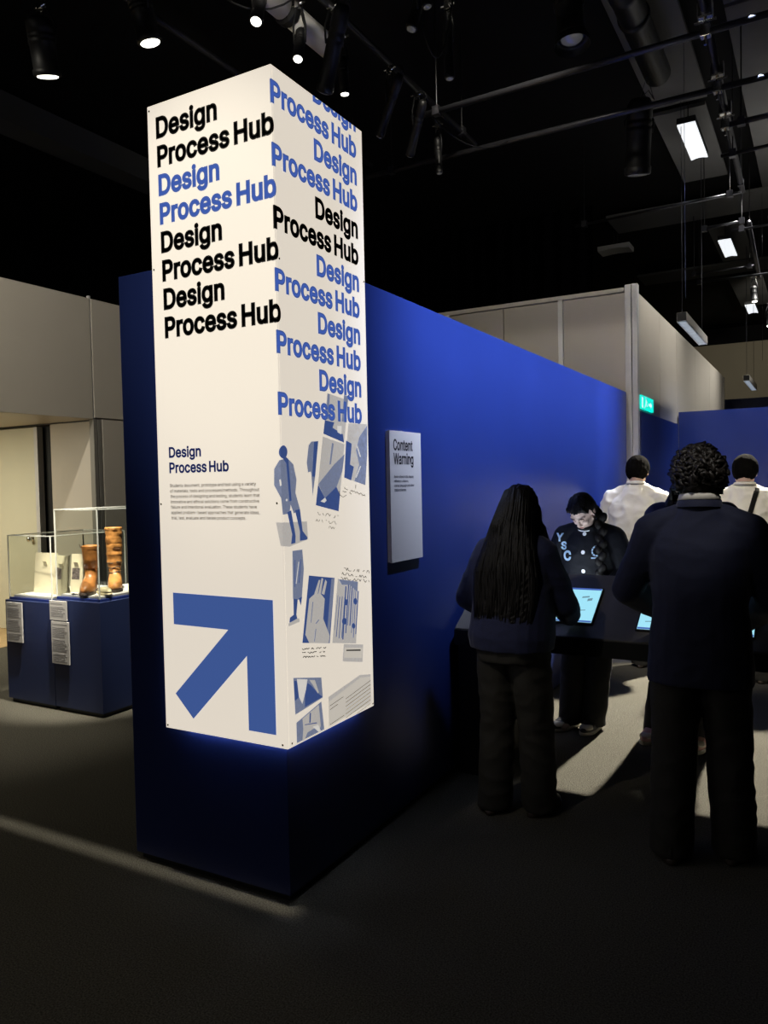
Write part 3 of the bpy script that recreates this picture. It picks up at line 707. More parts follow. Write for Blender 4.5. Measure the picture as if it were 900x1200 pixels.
        ('ink', '0.565,1.162 0.564,1.164 0.571,1.165 0.573,1.163'),
        ('ink', '0.574,1.164 0.57,1.165 0.578,1.17 0.582,1.168'),
        ('ink', '0.578,1.169 0.582,1.169 0.589,1.16 0.585,1.159'),
        ('ink', '0.385,1.184 0.384,1.186 0.391,1.186 0.392,1.184'),
        ('ink', '0.39,1.185 0.393,1.185 0.4,1.176 0.396,1.176'),
        ('ink', '0.398,1.175 0.398,1.177 0.405,1.176 0.405,1.174'),
        ('ink', '0.407,1.174 0.404,1.176 0.411,1.182 0.414,1.181'),
        ('ink', '0.411,1.181 0.414,1.182 0.421,1.173 0.417,1.172'),
        ('ink', '0.421,1.172 0.417,1.173 0.425,1.181 0.428,1.179'),
        ('ink', '0.426,1.179 0.427,1.181 0.434,1.178 0.433,1.176'),
        ('ink', '0.432,1.177 0.435,1.177 0.442,1.168 0.438,1.167'),
        ('ink', '0.44,1.167 0.441,1.169 0.448,1.167 0.447,1.165'),
        ('ink', '0.448,1.165 0.447,1.167 0.454,1.168 0.455,1.166'),
        ('ink', '0.454,1.166 0.455,1.168 0.462,1.167 0.462,1.165'),
        ('ink', '0.477,1.161 0.475,1.163 0.483,1.164 0.484,1.161'),
        ('ink', '0.485,1.162 0.482,1.163 0.489,1.169 0.493,1.167'),
        ('ink', '0.489,1.168 0.493,1.168 0.5,1.158 0.496,1.158'),
        ('ink', '0.498,1.157 0.498,1.159 0.506,1.157 0.505,1.155'),
        ('ink', '0.507,1.156 0.503,1.157 0.511,1.164 0.515,1.163'),
        ('ink', '0.512,1.163 0.514,1.164 0.521,1.162 0.519,1.16'),
        ('ink', '0.52,1.16 0.521,1.162 0.528,1.161 0.527,1.159'),
        ('ink', '0.526,1.159 0.53,1.16 0.537,1.151 0.533,1.15'),
        ('ink', '0.537,1.15 0.533,1.151 0.541,1.16 0.545,1.159'),
        ('ink', '0.557,1.156 0.558,1.158 0.566,1.156 0.565,1.154'),
        ('ink', '0.563,1.155 0.567,1.155 0.575,1.145 0.571,1.144'),
        ('ink', '0.572,1.143 0.573,1.145 0.581,1.143 0.579,1.141'),
        ('ink', '0.582,1.141 0.578,1.143 0.586,1.149 0.59,1.148'),
        ('ink', '0.602,1.148 0.606,1.148 0.613,1.139 0.609,1.139'),
        ('ink', '0.101,0.947 0.104,0.948 0.11,0.943 0.107,0.942'),
        ('ink', '0.108,0.941 0.109,0.944 0.114,0.942 0.114,0.94'),
        ('ink', '0.116,0.94 0.112,0.942 0.119,0.945 0.122,0.943'),
        ('ink', '0.119,0.944 0.122,0.945 0.128,0.941 0.125,0.939'),
        ('ink', '0.128,0.939 0.124,0.941 0.131,0.945 0.134,0.943'),
        ('ink', '0.131,0.943 0.134,0.944 0.14,0.939 0.136,0.938'),
        ('ink', '0.14,0.937 0.137,0.939 0.143,0.942 0.146,0.939'),
        ('ink', '0.144,0.939 0.145,0.942 0.151,0.941 0.15,0.938'),
        ('ink', '0.165,0.932 0.161,0.934 0.167,0.939 0.171,0.937'),
        ('ink', '0.167,0.937 0.171,0.939 0.177,0.933 0.173,0.932'),
        ('ink', '0.175,0.931 0.175,0.934 0.181,0.933 0.181,0.93'),
        ('ink', '0.194,0.929 0.194,0.931 0.2,0.93 0.2,0.927'),
        ('ink', '0.202,0.927 0.198,0.93 0.205,0.933 0.208,0.931'),
        ('ink', '0.206,0.931 0.207,0.933 0.213,0.931 0.212,0.929'),
        ('ink', '0.211,0.929 0.214,0.93 0.221,0.925 0.217,0.924'),
        ('ink', '0.221,0.924 0.217,0.926 0.223,0.929 0.227,0.927'),
        ('ink', '0.226,0.927 0.225,0.93 0.231,0.929 0.232,0.926'),
        ('ink', '0.243,0.924 0.246,0.926 0.253,0.921 0.249,0.92'),
        ('ink', '0.251,0.919 0.251,0.922 0.257,0.921 0.257,0.918'),
        ('ink', '0.259,0.918 0.255,0.921 0.262,0.924 0.266,0.921'),
        ('ink', '0.102,0.931 0.101,0.934 0.107,0.934 0.108,0.931'),
        ('ink', '0.107,0.931 0.109,0.933 0.114,0.931 0.113,0.929'),
        ('ink', '0.114,0.929 0.113,0.932 0.119,0.931 0.12,0.928'),
        ('ink', '0.12,0.928 0.119,0.931 0.125,0.931 0.126,0.928'),
        ('ink', '0.137,0.926 0.138,0.928 0.143,0.927 0.143,0.924'),
        ('ink', '0.142,0.925 0.145,0.926 0.151,0.922 0.148,0.92'),
        ('ink', '0.149,0.92 0.149,0.922 0.155,0.921 0.155,0.918'),
        ('ink', '0.157,0.918 0.153,0.921 0.159,0.925 0.163,0.922'),
        ('ink', '0.16,0.923 0.163,0.924 0.169,0.919 0.166,0.918'),
        ('ink', '0.167,0.917 0.167,0.92 0.173,0.919 0.173,0.916'),
        ('ink', '0.175,0.916 0.172,0.919 0.178,0.922 0.181,0.919'),
        ('ink', '0.179,0.919 0.18,0.922 0.186,0.92 0.185,0.917'),
        ('ink', '0.186,0.917 0.185,0.92 0.191,0.92 0.193,0.917'),
        ('ink', '0.192,0.917 0.192,0.92 0.198,0.919 0.198,0.916'),
        ('ink', '0.216,0.909 0.217,0.911 0.223,0.909 0.222,0.907'),
        ('ink', '0.225,0.907 0.221,0.909 0.227,0.913 0.231,0.911'),
        ('ink', '0.24,0.91 0.244,0.911 0.25,0.905 0.246,0.904'),
        ('ink', '0.25,0.903 0.246,0.905 0.253,0.909 0.257,0.906'),
        ('ink', '0.109,0.911 0.105,0.913 0.111,0.917 0.115,0.915'),
        ('ink', '0.114,0.914 0.112,0.917 0.118,0.917 0.12,0.914'),
        ('ink', '0.117,0.915 0.121,0.916 0.127,0.909 0.123,0.908'),
        ('ink', '0.127,0.907 0.123,0.91 0.129,0.914 0.133,0.912'),
        ('ink', '0.131,0.911 0.131,0.914 0.137,0.912 0.137,0.91'),
        ('ink', '0.135,0.911 0.139,0.912 0.144,0.906 0.141,0.905'),
        ('ink', '0.144,0.904 0.141,0.907 0.147,0.91 0.151,0.908'),
        ('ink', '0.147,0.909 0.151,0.91 0.156,0.904 0.153,0.903'),
        ('ink', '0.155,0.903 0.154,0.905 0.16,0.905 0.161,0.902'),
        ('ink', '0.162,0.902 0.159,0.905 0.165,0.907 0.169,0.905'),
        ('ink', '0.165,0.906 0.169,0.907 0.175,0.901 0.171,0.9'),
        ('ink', '0.174,0.9 0.172,0.902 0.178,0.902 0.18,0.899'),
        ('ink', '0.181,0.9 0.177,0.902 0.184,0.905 0.187,0.902'),
        ('ink', '0.196,0.9 0.199,0.901 0.205,0.897 0.202,0.895'),
        ('ink', '0.204,0.895 0.204,0.897 0.21,0.897 0.21,0.894'),
        ('ink', '0.221,0.896 0.225,0.897 0.231,0.891 0.227,0.89'),
        ('ink', '0.231,0.89 0.227,0.892 0.233,0.896 0.237,0.894'),
        ('ink', '0.233,0.894 0.237,0.895 0.243,0.89 0.24,0.889'),
        ('ink', '0.243,0.888 0.24,0.891 0.246,0.893 0.25,0.89'),
        ('ink', '0.246,0.891 0.25,0.892 0.256,0.888 0.253,0.886'),
        ('ink', '0.254,0.886 0.254,0.888 0.261,0.887 0.261,0.885'),
        ('ink', '0.382,1.539 0.385,1.539 0.393,1.521 0.389,1.521'),
        ('ink', '0.39,1.52 0.392,1.522 0.416,1.512 0.414,1.511'),
        ('ink', '0.416,1.511 0.414,1.512 0.44,1.521 0.442,1.519'),
        ('ink', '0.517,1.546 0.513,1.546 0.514,1.562 0.518,1.562'),
    ]),
]

_gc = {}


def glyph(ch, bold):
    key = (ch, bold)
    if key in _gc:
        return _gc[key]
    adv, s = GLYPHS[ch]
    cs = [[tuple(map(float, q.split(','))) for q in c.split()] for c in s.split('|')] if s else []
    polys = []
    if cs:
        pts, edges = [], []
        for c in cs:
            o = len(pts)
            pts += [Vector(p) for p in c]
            edges += [(o + i, o + (i + 1) % len(c)) for i in range(len(c))]
        vs, es, fs = delaunay_2d_cdt(pts, edges, [], 0, 0.01)[:3]
        keep = []
        for f in fs:
            x = sum(vs[i].x for i in f) / len(f)
            y = sum(vs[i].y for i in f) / len(f)
            wn = 0
            for c in cs:
                for i in range(len(c)):
                    (x0, y0), (x1, y1) = c[i], c[(i + 1) % len(c)]
                    if (y0 <= y) != (y1 <= y):
                        t = (y - y0) / (y1 - y0)
                        if x0 + t * (x1 - x0) > x:
                            wn += 1 if y1 > y0 else -1
            if wn:
                keep.append(f)
        for f in keep:
            polys.append([(vs[i].x, vs[i].y) for i in f])
        if bold:
            cnt = {}
            for f in keep:
                for i in range(len(f)):
                    e = tuple(sorted((f[i], f[(i + 1) % len(f)])))
                    cnt[e] = cnt.get(e, 0) + 1
            nb = {}
            for (a, b), n in cnt.items():
                if n == 1:
                    p, q = vs[a], vs[b]
                    d = q - p
                    if d.length < 1e-6:
                        continue
                    nn = Vector((-d.y, d.x)).normalized() * bold
                    polys.append([tuple(p + nn), tuple(p - nn), tuple(q - nn), tuple(q + nn)])
                    nb.setdefault(a, []).append(d.normalized())
                    nb.setdefault(b, []).append(-d.normalized())
            for k, ds in nb.items():
                p = vs[k]
                if len(ds) == 2:
                    d1, d2 = -ds[0], ds[1]
                    n1, n2 = Vector((-d1.y, d1.x)), Vector((-d2.y, d2.x))
                    c = n1.dot(n2)
                    if c > -0.6:
                        for sg in (1, -1):
                            mt = (n1 + n2) / (1 + c) * bold * sg
                            polys.append([tuple(p), tuple(p + n1 * bold * sg), tuple(p + mt), tuple(p + n2 * bold * sg)])
                        continue
                polys.append([(p.x + bold * math.cos(t * math.pi / 4), p.y + bold * math.sin(t * math.pi / 4)) for t in range(8)])
    _gc[key] = (adv, polys)
    return _gc[key]


def text2d(s, u0, v0, width=None, cap=None, bold=0, track=0.0, right=None):
    """polygons of one line of lettering; fitted to a width and a capital height, both in metres"""
    x, out = 0.0, []
    for ch in s:
        adv, polys = glyph(ch, bold)
        out += [[(x + a, b) for a, b in p] for p in polys]
        x += (adv if ch != ' ' else adv * (0.62 if bold > 20 else 1.0)) + track
    xs = [a for p in out for a, b in p]
    lo, hi = min(xs), max(xs)
    sy = cap / (509.0 + 2 * bold) if cap else width / (hi - lo)
    sx = width / (hi - lo) if width else sy
    if right is not None:
        u0 = right - (hi - lo) * sx
    return [[(u0 + (a - lo) * sx, v0 + (b + bold) * sy) for a, b in p] for p in out]


def flatmesh(name, polys, fn, clips=()):
    """2-D polygons -> a mesh; clips: (axis, value, keep 'lt'/'gt'/'both') cuts made before the fold"""
    bm = bmesh.new()
    for p in polys:
        try:
            bm.faces.new([bm.verts.new((a, b, 0)) for a, b in p])
        except ValueError:
            pass
    for ax, val, keep in clips:
        co = (val, 0, 0) if ax == 'u' else (0, val, 0)
        no = (1, 0, 0) if ax == 'u' else (0, 1, 0)
        bmesh.ops.bisect_plane(bm, geom=bm.verts[:] + bm.edges[:] + bm.faces[:], plane_co=co, plane_no=no, clear_outer=(keep == 'lt'), clear_inner=(keep == 'gt'))
    # faces must not straddle: split verts so both sides can be folded
    bmesh.ops.split_edges(bm, edges=bm.edges[:])
    for f in bm.faces:
        c = f.calc_center_median().copy()
        f.tag = c.x > 0
    new = {}
    for f in bm.faces:
        for v in f.verts:
            if v not in new:
                new[v] = fn(v.co.x, v.co.y, f.tag)
    for v, p in new.items():
        v.co = p
    me = bpy.data.meshes.new(name)
    bm.to_mesh(me)
    bm.free()
    return me


# ================================================================== THE SETTING
H_WALL = 2.44
struct('floor', B(-9.6, 8, -7, 21, -0.1, 0), CARPET)
tagf = struct('trim_1', B(-9.0, -5.45, -3, 3.9, 0.0, 0.004), WOOD)          # timber boards inside the opening on the left
struct('ceiling', B(-9.6, 8, -7, 21, 5.6, 5.75), BLACK)
struct('wall_left', B(-9.6, -9.45, -7, 21, 0, 5.6), BLACK)
struct('wall_right', B(7.85, 8, -7, 21, 0, 5.6), BLACK)
struct('wall_front', B(-9.45, 7.85, -7, -6.85, 0, 5.6), BLACK)
struct('wall_rear', B(-9.45, 7.85, 20.85, 21, 0, 5.6), BLACK)
struct('wall_back', B(-3.0, 7.85, 20.4, 20.55, 0, 5.1), mat('beige_wall', (0.42, 0.37, 0.27), 0.7, var=0.04, vscale=1.5))
# the long blue exhibition wall whose end carries the sign
wall = MB()
wall.box(-0.803, 0.0, 0.0, 5.80, 0.028, H_WALL)
struct('wall_blue', wall, BLUE, 0.002)
struct('baseboard_blue', B(-0.785, -0.018, 0.018, 5.78, 0, 0.028), TABLEEDGE)
# white modular partition behind: face towards the camera, corner post, face along the aisle
bx = [(-3.3, -2.03), (-1.97, -1.335), (-1.325, -0.72), (-0.66, -0.02)]
pw = bpy.data.objects.new('wall_partition', None)
COL.objects.link(pw)
pw['kind'] = 'structure'
for a, b in bx:
    obj('panel', B(a, b, 5.90, 5.94, 0.02, 3.46), PARTITION, pw, bevel=0.003)
for x in (-2.0, -0.69):
    obj('post', B(x - 0.026, x + 0.026, 5.875, 5.945, 0.0, 3.47), mat('white_post', (0.80, 0.79, 0.76), 0.4), pw, bevel=0.004)
obj('post', B(-0.02, 0.045, 5.86, 5.945, 0, 3.53), ALU, pw, bevel=0.005)
obj('post', B(0.05, 0.105, 5.86, 5.945, 0, 3.53), ALU, pw, bevel=0.005)
obj('rail', B(-3.3, -0.03, 5.88, 5.95, 3.465, 3.51), PARTITION, pw, bevel=0.004)
pw2 = bpy.data.objects.new('wall_aisle', None)
COL.objects.link(pw2)
pw2['kind'] = 'structure'
for a, b in ((5.95, 7.11), (7.12, 8.28), (8.30, 9.95), (9.96, 11.6), (11.61, 13.5)):
    obj('panel', B(0.055, 0.10, a, b, 0, 3.45), PARTITION, pw2, bevel=0.002)
obj('end_post', B(0.05, 0.125, 13.5, 13.62, 0, 3.42), PARTITION, pw2, bevel=0.004)
obj('lower_panel', B(0.101, 0.118, 5.95, 8.28, 0.02, 2.25), BLUE, pw2)
struct('wall_blue_rear', B(0.12, 7.8, 8.30, 8.42, 0, 2.405), BLUE)
struct('wall_blue_distant', B(-0.2, 7.8, 14.6, 14.75, 0, 3.1), BLUE)
# dark drapes hiding the rest of the hall
dr = MB()
rings0, rings1 = [], []
for i in range(181):
    x = -9.3 + i * 0.045
    y = 9.3 + 0.05 * math.sin(i * 1.1) + 0.03 * math.sin(i * 0.37)
    rings0.append((x, y, 0.0))
    rings1.append((x, y, 5.58))
dr.loft([rings0, rings1], False, False, closed=False)
d_ = obj('black_drape', dr, mat('black_drape', (0.003, 0.003, 0.004), 0.95, spec=0.1), None, True)
d_['kind'] = 'structure'
d_.name = 'wall_drape'
# left: white partition with a bulkhead over a recess that holds a door
pl = bpy.data.objects.new('wall_showcase', None)
COL.objects.link(pl)
pl['kind'] = 'structure'
obj('bulkhead_panel', B(-4.77, -4.73, 0.9, 3.185, 2.285, 3.50), PARTITION, pl, bevel=0.002)
obj('bulkhead_panel', B(-4.77, -4.73, -1.4, 0.89, 2.285, 3.50), PARTITION, pl, bevel=0.002)
obj('upper_panel', B(-4.77, -4.73, 3.205, 4.4, 2.30, 3.50), PARTITION, pl, bevel=0.002)
obj('upper_panel', B(-4.77, -4.73, 4.41, 6.2, 2.30, 3.50), PARTITION, pl, bevel=0.002)
obj('lower_panel', B(-4.77, -4.73, 3.30, 4.4, 0.0, 2.285), PARTITION, pl, bevel=0.002)
obj('lower_panel', B(-4.77, -4.73, 4.41, 6.2, 0.0, 2.285), PARTITION, pl, bevel=0.002)
obj('joint_post', B(-4.775, -4.738, 3.186, 3.204, 2.285, 3.53), ALU, pl)
obj('jamb_post', B(-4.80, -4.735, 3.19, 3.235, 0.0, 2.284), mat('grey_jamb', (0.20, 0.19, 0.17), 0.45), pl, bevel=0.003)
obj('jamb_post', B(-4.80, -4.735, 3.245, 3.29, 0.0, 2.284), mat('grey_jamb', (0.20, 0.19, 0.17), 0.45), pl, bevel=0.003)
obj('soffit', B(-8.6, -4.772, -1.4, 3.9, 2.285, 2.34), PARTITION, pl)
obj('return_panel', B(-5.45, -4.81, 3.225, 3.27, 0.0, 2.27), PARTITION, pl, bevel=0.002)
obj('side_panel', B(-8.6, -8.55, -1.4, 3.3, 0.0, 2.284), PARTITION, pl)
obj('head_gasket', B(-8.5, -4.81, 3.225, 3.27, 2.271, 2.284), TABLEEDGE, pl)
obj('gap_panel', B(-5.85, -5.45, 3.36, 3.38, 0, 2.27), TABLEEDGE, pl)
dl = bpy.data.objects.new('door_1', None)
COL.objects.link(dl)
dl.location = (-6.32, 3.30, 0)
dl['kind'] = 'structure'
obj('door_leaf', B(-0.50, 0.54, -0.03, 0.03, 0.006, 2.262), DOORM, dl, bevel=0.003)
obj('door_leaf', B(-1.56, -0.506, -0.03, 0.03, 0.006, 2.262), DOORM, dl, bevel=0.003)
obj('edge_strip', B(0.542, 0.60, -0.035, 0.035, 0.006, 2.262), ALU, dl)
kn = MB()
kn.prof((0.46, -0.03, 1.04), (0.46, -0.10, 1.04), [(0, 0.03), (0.1, 0.03), (0.15, 0.014), (0.45, 0.012), (0.55, 0.028), (0.85, 0.03), (1.0, 0.012)])
obj('door_knob', kn, CHROME, dl, True)

# grey boards under the black ceiling, on both sides of the aisle
cg = bpy.data.objects.new('ceiling_boards', None)
cg['kind'] = 'structure'
cg.name = 'trim_2'
COL.objects.link(cg)
for x0, x1, y0, y1 in ((0.16, 0.70, 1.5, 6.45), (0.13, 0.66, 6.62, 8.8), (1.02, 3.2, 1.0, 4.85), (1.02, 3.2, 4.9, 9.55),
                       (-1.1, 3.2, 9.65, 10.5), (0.15, 0.66, 11.0, 13.2), (1.0, 3.2, 11.0, 13.2), (-1.4, 3.2, 13.4, 14.2), (0.1, 0.7, 14.6, 17.5)):
    obj('ceiling_board', B(x0, x1, y0, y1, 5.46, 5.50), CEILGREY, cg, bevel=0.003)
for x0, x1, y0, y1 in ((-5.75, -5.42, -4, 8.9),):
    obj('ceiling_beam', B(x0, x1, y0, y1, 5.3, 5.58), mat('dark_beam', (0.10, 0.10, 0.10), 0.9), cg)
for x, z0 in ((1.4, 5.47), (2.1, 5.47), (2.8, 5.47)):
    pass

# ================================================================== THE SIGN COLUMN
SX0, SX1, SY0, SY1, SZ0, SZ1 = -0.59, 0.02, -0.02, 0.61, 0.593, 3.068
SB = (-0.285, 0.295, SZ0)
sign = thing('sign_column', 'tall white glowing sign column with repeated blue and black lettering on the blue wall end', 'sign', SB)


def sp(name, mb, m, par=None, smooth=False, bevel=0.0):
    o = obj(name, off(mb, SB), m, par or sign, smooth, bevel)
    return o


T = 0.008
sp('front_panel', B(SX0, SX1, SY0, SY0 + T, SZ0, SZ1), SIGNFACE, bevel=0.0015)
sp('side_panel', B(SX1 - T, SX1, SY0 + T, SY1, SZ0, SZ1), SIGNFACE, bevel=0.0015)
sp('rear_panel', B(SX0, SX1 - T, SY1 - T, SY1, H_WALL + 0.003, SZ1), SIGNFACE)
sp('left_panel', B(SX0, SX0 + T, SY0 + T, SY1 - T, H_WALL + 0.003, SZ1), SIGNFACE)
sp('top_panel', B(SX0 + T, SX1 - T, SY0 + T, SY1 - T, SZ1 - 0.03, SZ1 - 0.008), WHITE)
GLOWSTRIP = mat('added_glow_strip', (0.5, 0.55, 0.7), 0.4, emit=(0.75, 0.82, 1.0), es=22.0)  # hidden strip added to throw the glow below the sign
sp('hidden_glow_strip', B(SX0 + 0.10, 0.0, -0.0115, -0.001, SZ0 + 0.020, SZ0 + 0.026), GLOWSTRIP)
sp('hidden_glow_strip', B(0.001, 0.0115, 0.0, SY1 - 0.10, SZ0 + 0.020, SZ0 + 0.026), GLOWSTRIP)
for x, z in ((SX0 + 0.012, 2.43), (SX0 + 0.012, 1.50), (SX0 + 0.012, SZ0 + 0.012), (SX1 - 0.022, SZ0 + 0.014), (SX1 - 0.02, 1.50), (SX0 + 0.012, SZ1 - 0.02)):
    sp('screw', MB().cyl((x, SY0 - 0.0025, z), (x, SY0 + 0.002, z), 0.0042, n=10), CHROME)
for y, z in ((SY0 + 0.024, SZ0 + 0.016), (SY1 - 0.012, SZ0 + 0.012), (SY0 + 0.02, 2.385), (SY1 - 0.012, 2.43)):
    sp('screw', MB().cyl((SX1 + 0.0025, y, z), (SX1 - 0.002, y, z), 0.0042, n=10), CHROME)


def foldmap(eps):
    def fn(u, v, right):
        if abs(u) < 1e-5:
            p = Vector((SX1 + eps, SY0 - eps, v))
        else:
            p = Vector((SX1 + eps, SY0 + u, v)) if right else Vector((SX1 + u, SY0 - eps, v))
        return p - Vector(SB)
    return fn


def letter_line(s, side, k, m, w, lead):
    z = 2.932 - 0.1112 * k
    if side == 'f':
        pol = text2d(s, -0.567 + lead, z, w, 0.0845, bold=35, track=4)
    else:
        pol = text2d(s, 0, z, w, 0.0845, bold=35, track=4, right=0.579)
    me = flatmesh('lettering', pol, foldmap(0.0012), clips=(('u', 0.0, 'both'), ('v', SZ1 - 0.001, 'lt')))
    obj('lettering', me, m, sign, fix=False)


for k, (s, m) in enumerate((('Design', INK), ('Process Hub', INK), ('Design', PBLUE), ('Process Hub', PBLUE), ('Design', INK), ('Process Hub', INK), ('Design', INK), ('Process Hub', INK))):
    letter_line(s, 'f', k, m, 0.572 if len(s) > 6 else 0.312, 0.002 + 0.0022 * k)
for k in range(-1, 11):
    m = INK if k in (3, 4) else PBLUE
    s = 'Design' if k % 2 else 'Process Hub'
    letter_line(s, 'r', k, m, 0.584 if len(s) > 6 else 0.318, 0)
DARKBLUEINK = mat('dark_blue_ink', (0.015, 0.03, 0.16), 0.5, emit=(0.015, 0.03, 0.16), es=0.4)
for s, z, w in (('Design', 1.683, 0.168), ('Process Hub', 1.622, 0.305)):
    obj('subtitle', flatmesh('subtitle', text2d(s, -0.548, z, w, 0.043, bold=27, track=2), foldmap(0.0012)), DARKBLUEINK, sign, fix=False)
para = ['Students document, prototype and test using a variety', 'of materials, tools and processes/methods. Throughout', 'the process of designing and testing, students learn that',
        'innovative and ethical solutions come from constructive', 'failure and intentional evaluation. These students have', 'applied problem-based approaches that generate ideas,', 'trial, test, evaluate and iterate product concepts.']
pp = []
for i, s in enumerate(para):
    w = (0.433, 0.447, 0.448, 0.444, 0.432, 0.444, 0.378)[i]
    pp += text2d(s, -0.548 + 0.0006 * i, 1.5665 - 0.0213 * i, w, 0.0128, bold=10, track=2)
obj('paragraph', flatmesh('paragraph', pp, foldmap(0.0012)), GREYINK, sign, fix=False)
ar = [(-0.529, 1.146), (-0.031, 1.143), (-0.031, 0.640), (-0.160, 0.640), (-0.160, 0.924), (-0.439, 0.648), (-0.531, 0.739), (-0.248, 1.017), (-0.529, 1.019)]
arrow = [[(x - SX1, z) for x, z in q] for q in ([ar[0], ar[1], ar[7], ar[8]], [ar[1], ar[2], ar[3], ar[4]], [ar[1], ar[4], ar[7]], [ar[4], ar[5], ar[6], ar[7]])]
obj('arrow', flatmesh('arrow', arrow, foldmap(0.0012)), PBLUE, sign, fix=False)
for name, layers in PRINTS:
    if name == 'handwriting':
        pol = [[tuple(map(float, q.split(','))) for q in s.split()] for m, s in layers]
        obj('handwriting', flatmesh('handwriting', pol, foldmap(0.0016), clips=(('u', 0.628, 'lt'),)), INK, sign, fix=False)
        continue
    ph = None
    for i, (m, s) in enumerate(layers):
        pol = [tuple(map(float, q.split(','))) for q in s.split()]
        tri = delaunay_2d_cdt([Vector(p) for p in pol], [], [list(range(len(pol)))], 1, 1e-5)
        faces = [[(tri[0][k].x, tri[0][k].y) for k in f] for f in tri[2]]
        me = flatmesh('printed_photo', faces, foldmap(0.0002 + 0.00008 * i), clips=(('u', 0.0, 'both'), ('u', 0.628, 'lt'), ('v', SZ0 + 0.004, 'gt')))
        if ph is None:
            ph = obj('printed_photo', me, PRINT[m], sign, fix=False)
        else:
            obj('photo_detail', me, PRINT[m], ph, fix=False)

# ------------------------------------------------------------------ content warning board on the long wall
CB = (0.0, 0.95, 1.2)
cw = thing('warning_board', 'white Content Warning board mounted on the long blue wall', 'sign', CB)
obj('board', off(B(0.012, 0.022, 0.797, 1.112, 1.20, 1.806), CB), mat('warning_face', (0.62, 0.58, 0.55), 0.5, var=0.02), cw, bevel=0.001)
obj('edge_frame', off(B(0.0, 0.0115, 0.80, 1.109, 1.203, 1.803), CB), ALU, cw)


def cwmap(u, v, r):
    return Vector((0.0226, 0.797 + u, v)) - Vector(CB)


obj('lettering', flatmesh('lettering', text2d('Content', 0.034, 1.716, 0.192, 0.052, bold=21, track=0) + text2d('Warning', 0.034, 1.652, 0.198, 0.052, bold=21, track=0), cwmap), INK, cw, fix=False)
tx = []
for i, (s, w) in enumerate((('Some videos in this display', 0.195), ('reference violence,', 0.142), ('coarse language and other', 0.20), ('mature themes.', 0.12))):
    tx += text2d(s, 0.036, 1.589 - 0.0205 * i, w, 0.0125, bold=10, track=2)
obj('paragraph', flatmesh('paragraph', tx, cwmap), GREYINK, cw, fix=False)

# ================================================================== SHOWCASES
def plinth(label, x0, x1, y0, y1, zt):
    loc = ((x0 + x1) / 2, (y0 + y1) / 2, 0)
    t = thing('display_plinth', label, 'plinth', loc, 0, 'blue showcase plinths')
    obj('base', off(B(x0 + 0.02, x1 - 0.02, y0 + 0.02, y1 - 0.02, 0, 0.03), loc), TABLEEDGE, t)
    obj('cabinet', off(B(x0, x1, y0, y1, 0.031, zt), loc), PLINTHBLUE, t, bevel=0.002)
    obj('deck_step', off(B(x0 + 0.02, x1 - 0.02, y0 + 0.02, y1 - 0.02, zt + 0.001, zt + 0.018), loc), BLUE, t, bevel=0.002)
    obj('deck', off(B(x0 + 0.045, x1 - 0.045, y0 + 0.045, y1 - 0.045, zt + 0.019, zt + 0.034), loc), WHITE, t, bevel=0.001)
    return t


PY0, PY1 = 1.33, 2.05
plinth('tall blue plinth under the brown boots', -3.030, -2.545, PY0, PY1, 0.795)
plinth('blue plinth under the open cream folder, left of the boots', -3.560, -3.034, PY0, PY1, 0.765)


def case(label, x0, x1, y0, y1, z0, z1):
    loc = ((x0 + x1) / 2, (y0 + y1) / 2, z0)
    t = thing('acrylic_case', label, 'display case', loc, 0, 'clear covers on the plinths')
    g = 0.006
    for a in ((x0, x1, y0, y0 + g, z0, z1), (x0, x1, y1 - g, y1, z0, z1), (x0, x0 + g, y0 + g, y1 - g, z0, z1), (x1 - g, x1, y0 + g, y1 - g, z0, z1), (x0 + g, x1 - g, y0 + g, y1 - g, z1 - g, z1)):
        obj('pane', off(B(*a), loc), ACRYLIC, t)
    e = 0.0035
    for x in (x0, x1):
        for y in (y0, y1):
            obj('edge', off(B(x - e, x + e, y - e, y + e, z0, z1 + e), loc), ACRYLICEDGE, t)
    for y in (y0, y1):
        obj('edge', off(B(x0, x1, y - e, y + e, z1 - e, z1 + e), loc), ACRYLICEDGE, t)
    for x in (x0, x1):
        obj('edge', off(B(x - e, x + e, y0, y1, z1 - e, z1 + e), loc), ACRYLICEDGE, t)


case('tall clear acrylic case over the brown boots', -3.005, -2.57, PY0 + 0.022, PY1 - 0.022, 0.815, 1.43)
case('low clear acrylic case over the folder on the left plinth', -3.535, -3.06, PY0 + 0.022, PY1 - 0.022, 0.785, 1.24)


def plaque(label, x0, x1, z0, z1, lines):
    loc = ((x0 + x1) / 2, PY0, z0)
    t = thing('caption_plaque', label, 'plaque', loc, 0, 'caption plaques on the plinths')
    obj('plate', off(B(x0, x1, PY0 - 0.022, PY0 - 0.012, z0, z1), loc), LABELBOARD, t, bevel=0.001)
    obj('spacer', off(B(x0 + 0.02, x1 - 0.02, PY0 - 0.012, PY0 - 0.0005, z0 + 0.02, z1 - 0.02), loc), TABLEEDGE, t)
    m = MB()
    random.seed(int(x0 * -100) + int(z0 * 100))
    for i in range(lines):
        z = z1 - 0.02 - i * 0.0125
        if z < z0 + 0.012:
            break
        if i in (1, 8, 16):
            continue
        m.box(x0 + 0.012, x1 - 0.012 - random.random() * 0.03, PY0 - 0.0228, PY0 - 0.0221, z - 0.0025, z + 0.0025)
    obj('caption_lines', off(m, loc), mat('pale_ink', (0.30, 0.29, 0.30), 0.6), t)


plaque('white caption plaque on the left plinth below the cream folder', -3.520, -3.345, 0.46, 0.752, 22)
plaque('small upper caption plaque below the boots case', -3.035, -2.860, 0.652, 0.790, 10)
plaque('long lower caption plaque under the small one on the boots plinth', -3.025, -2.845, 0.345, 0.645, 24)


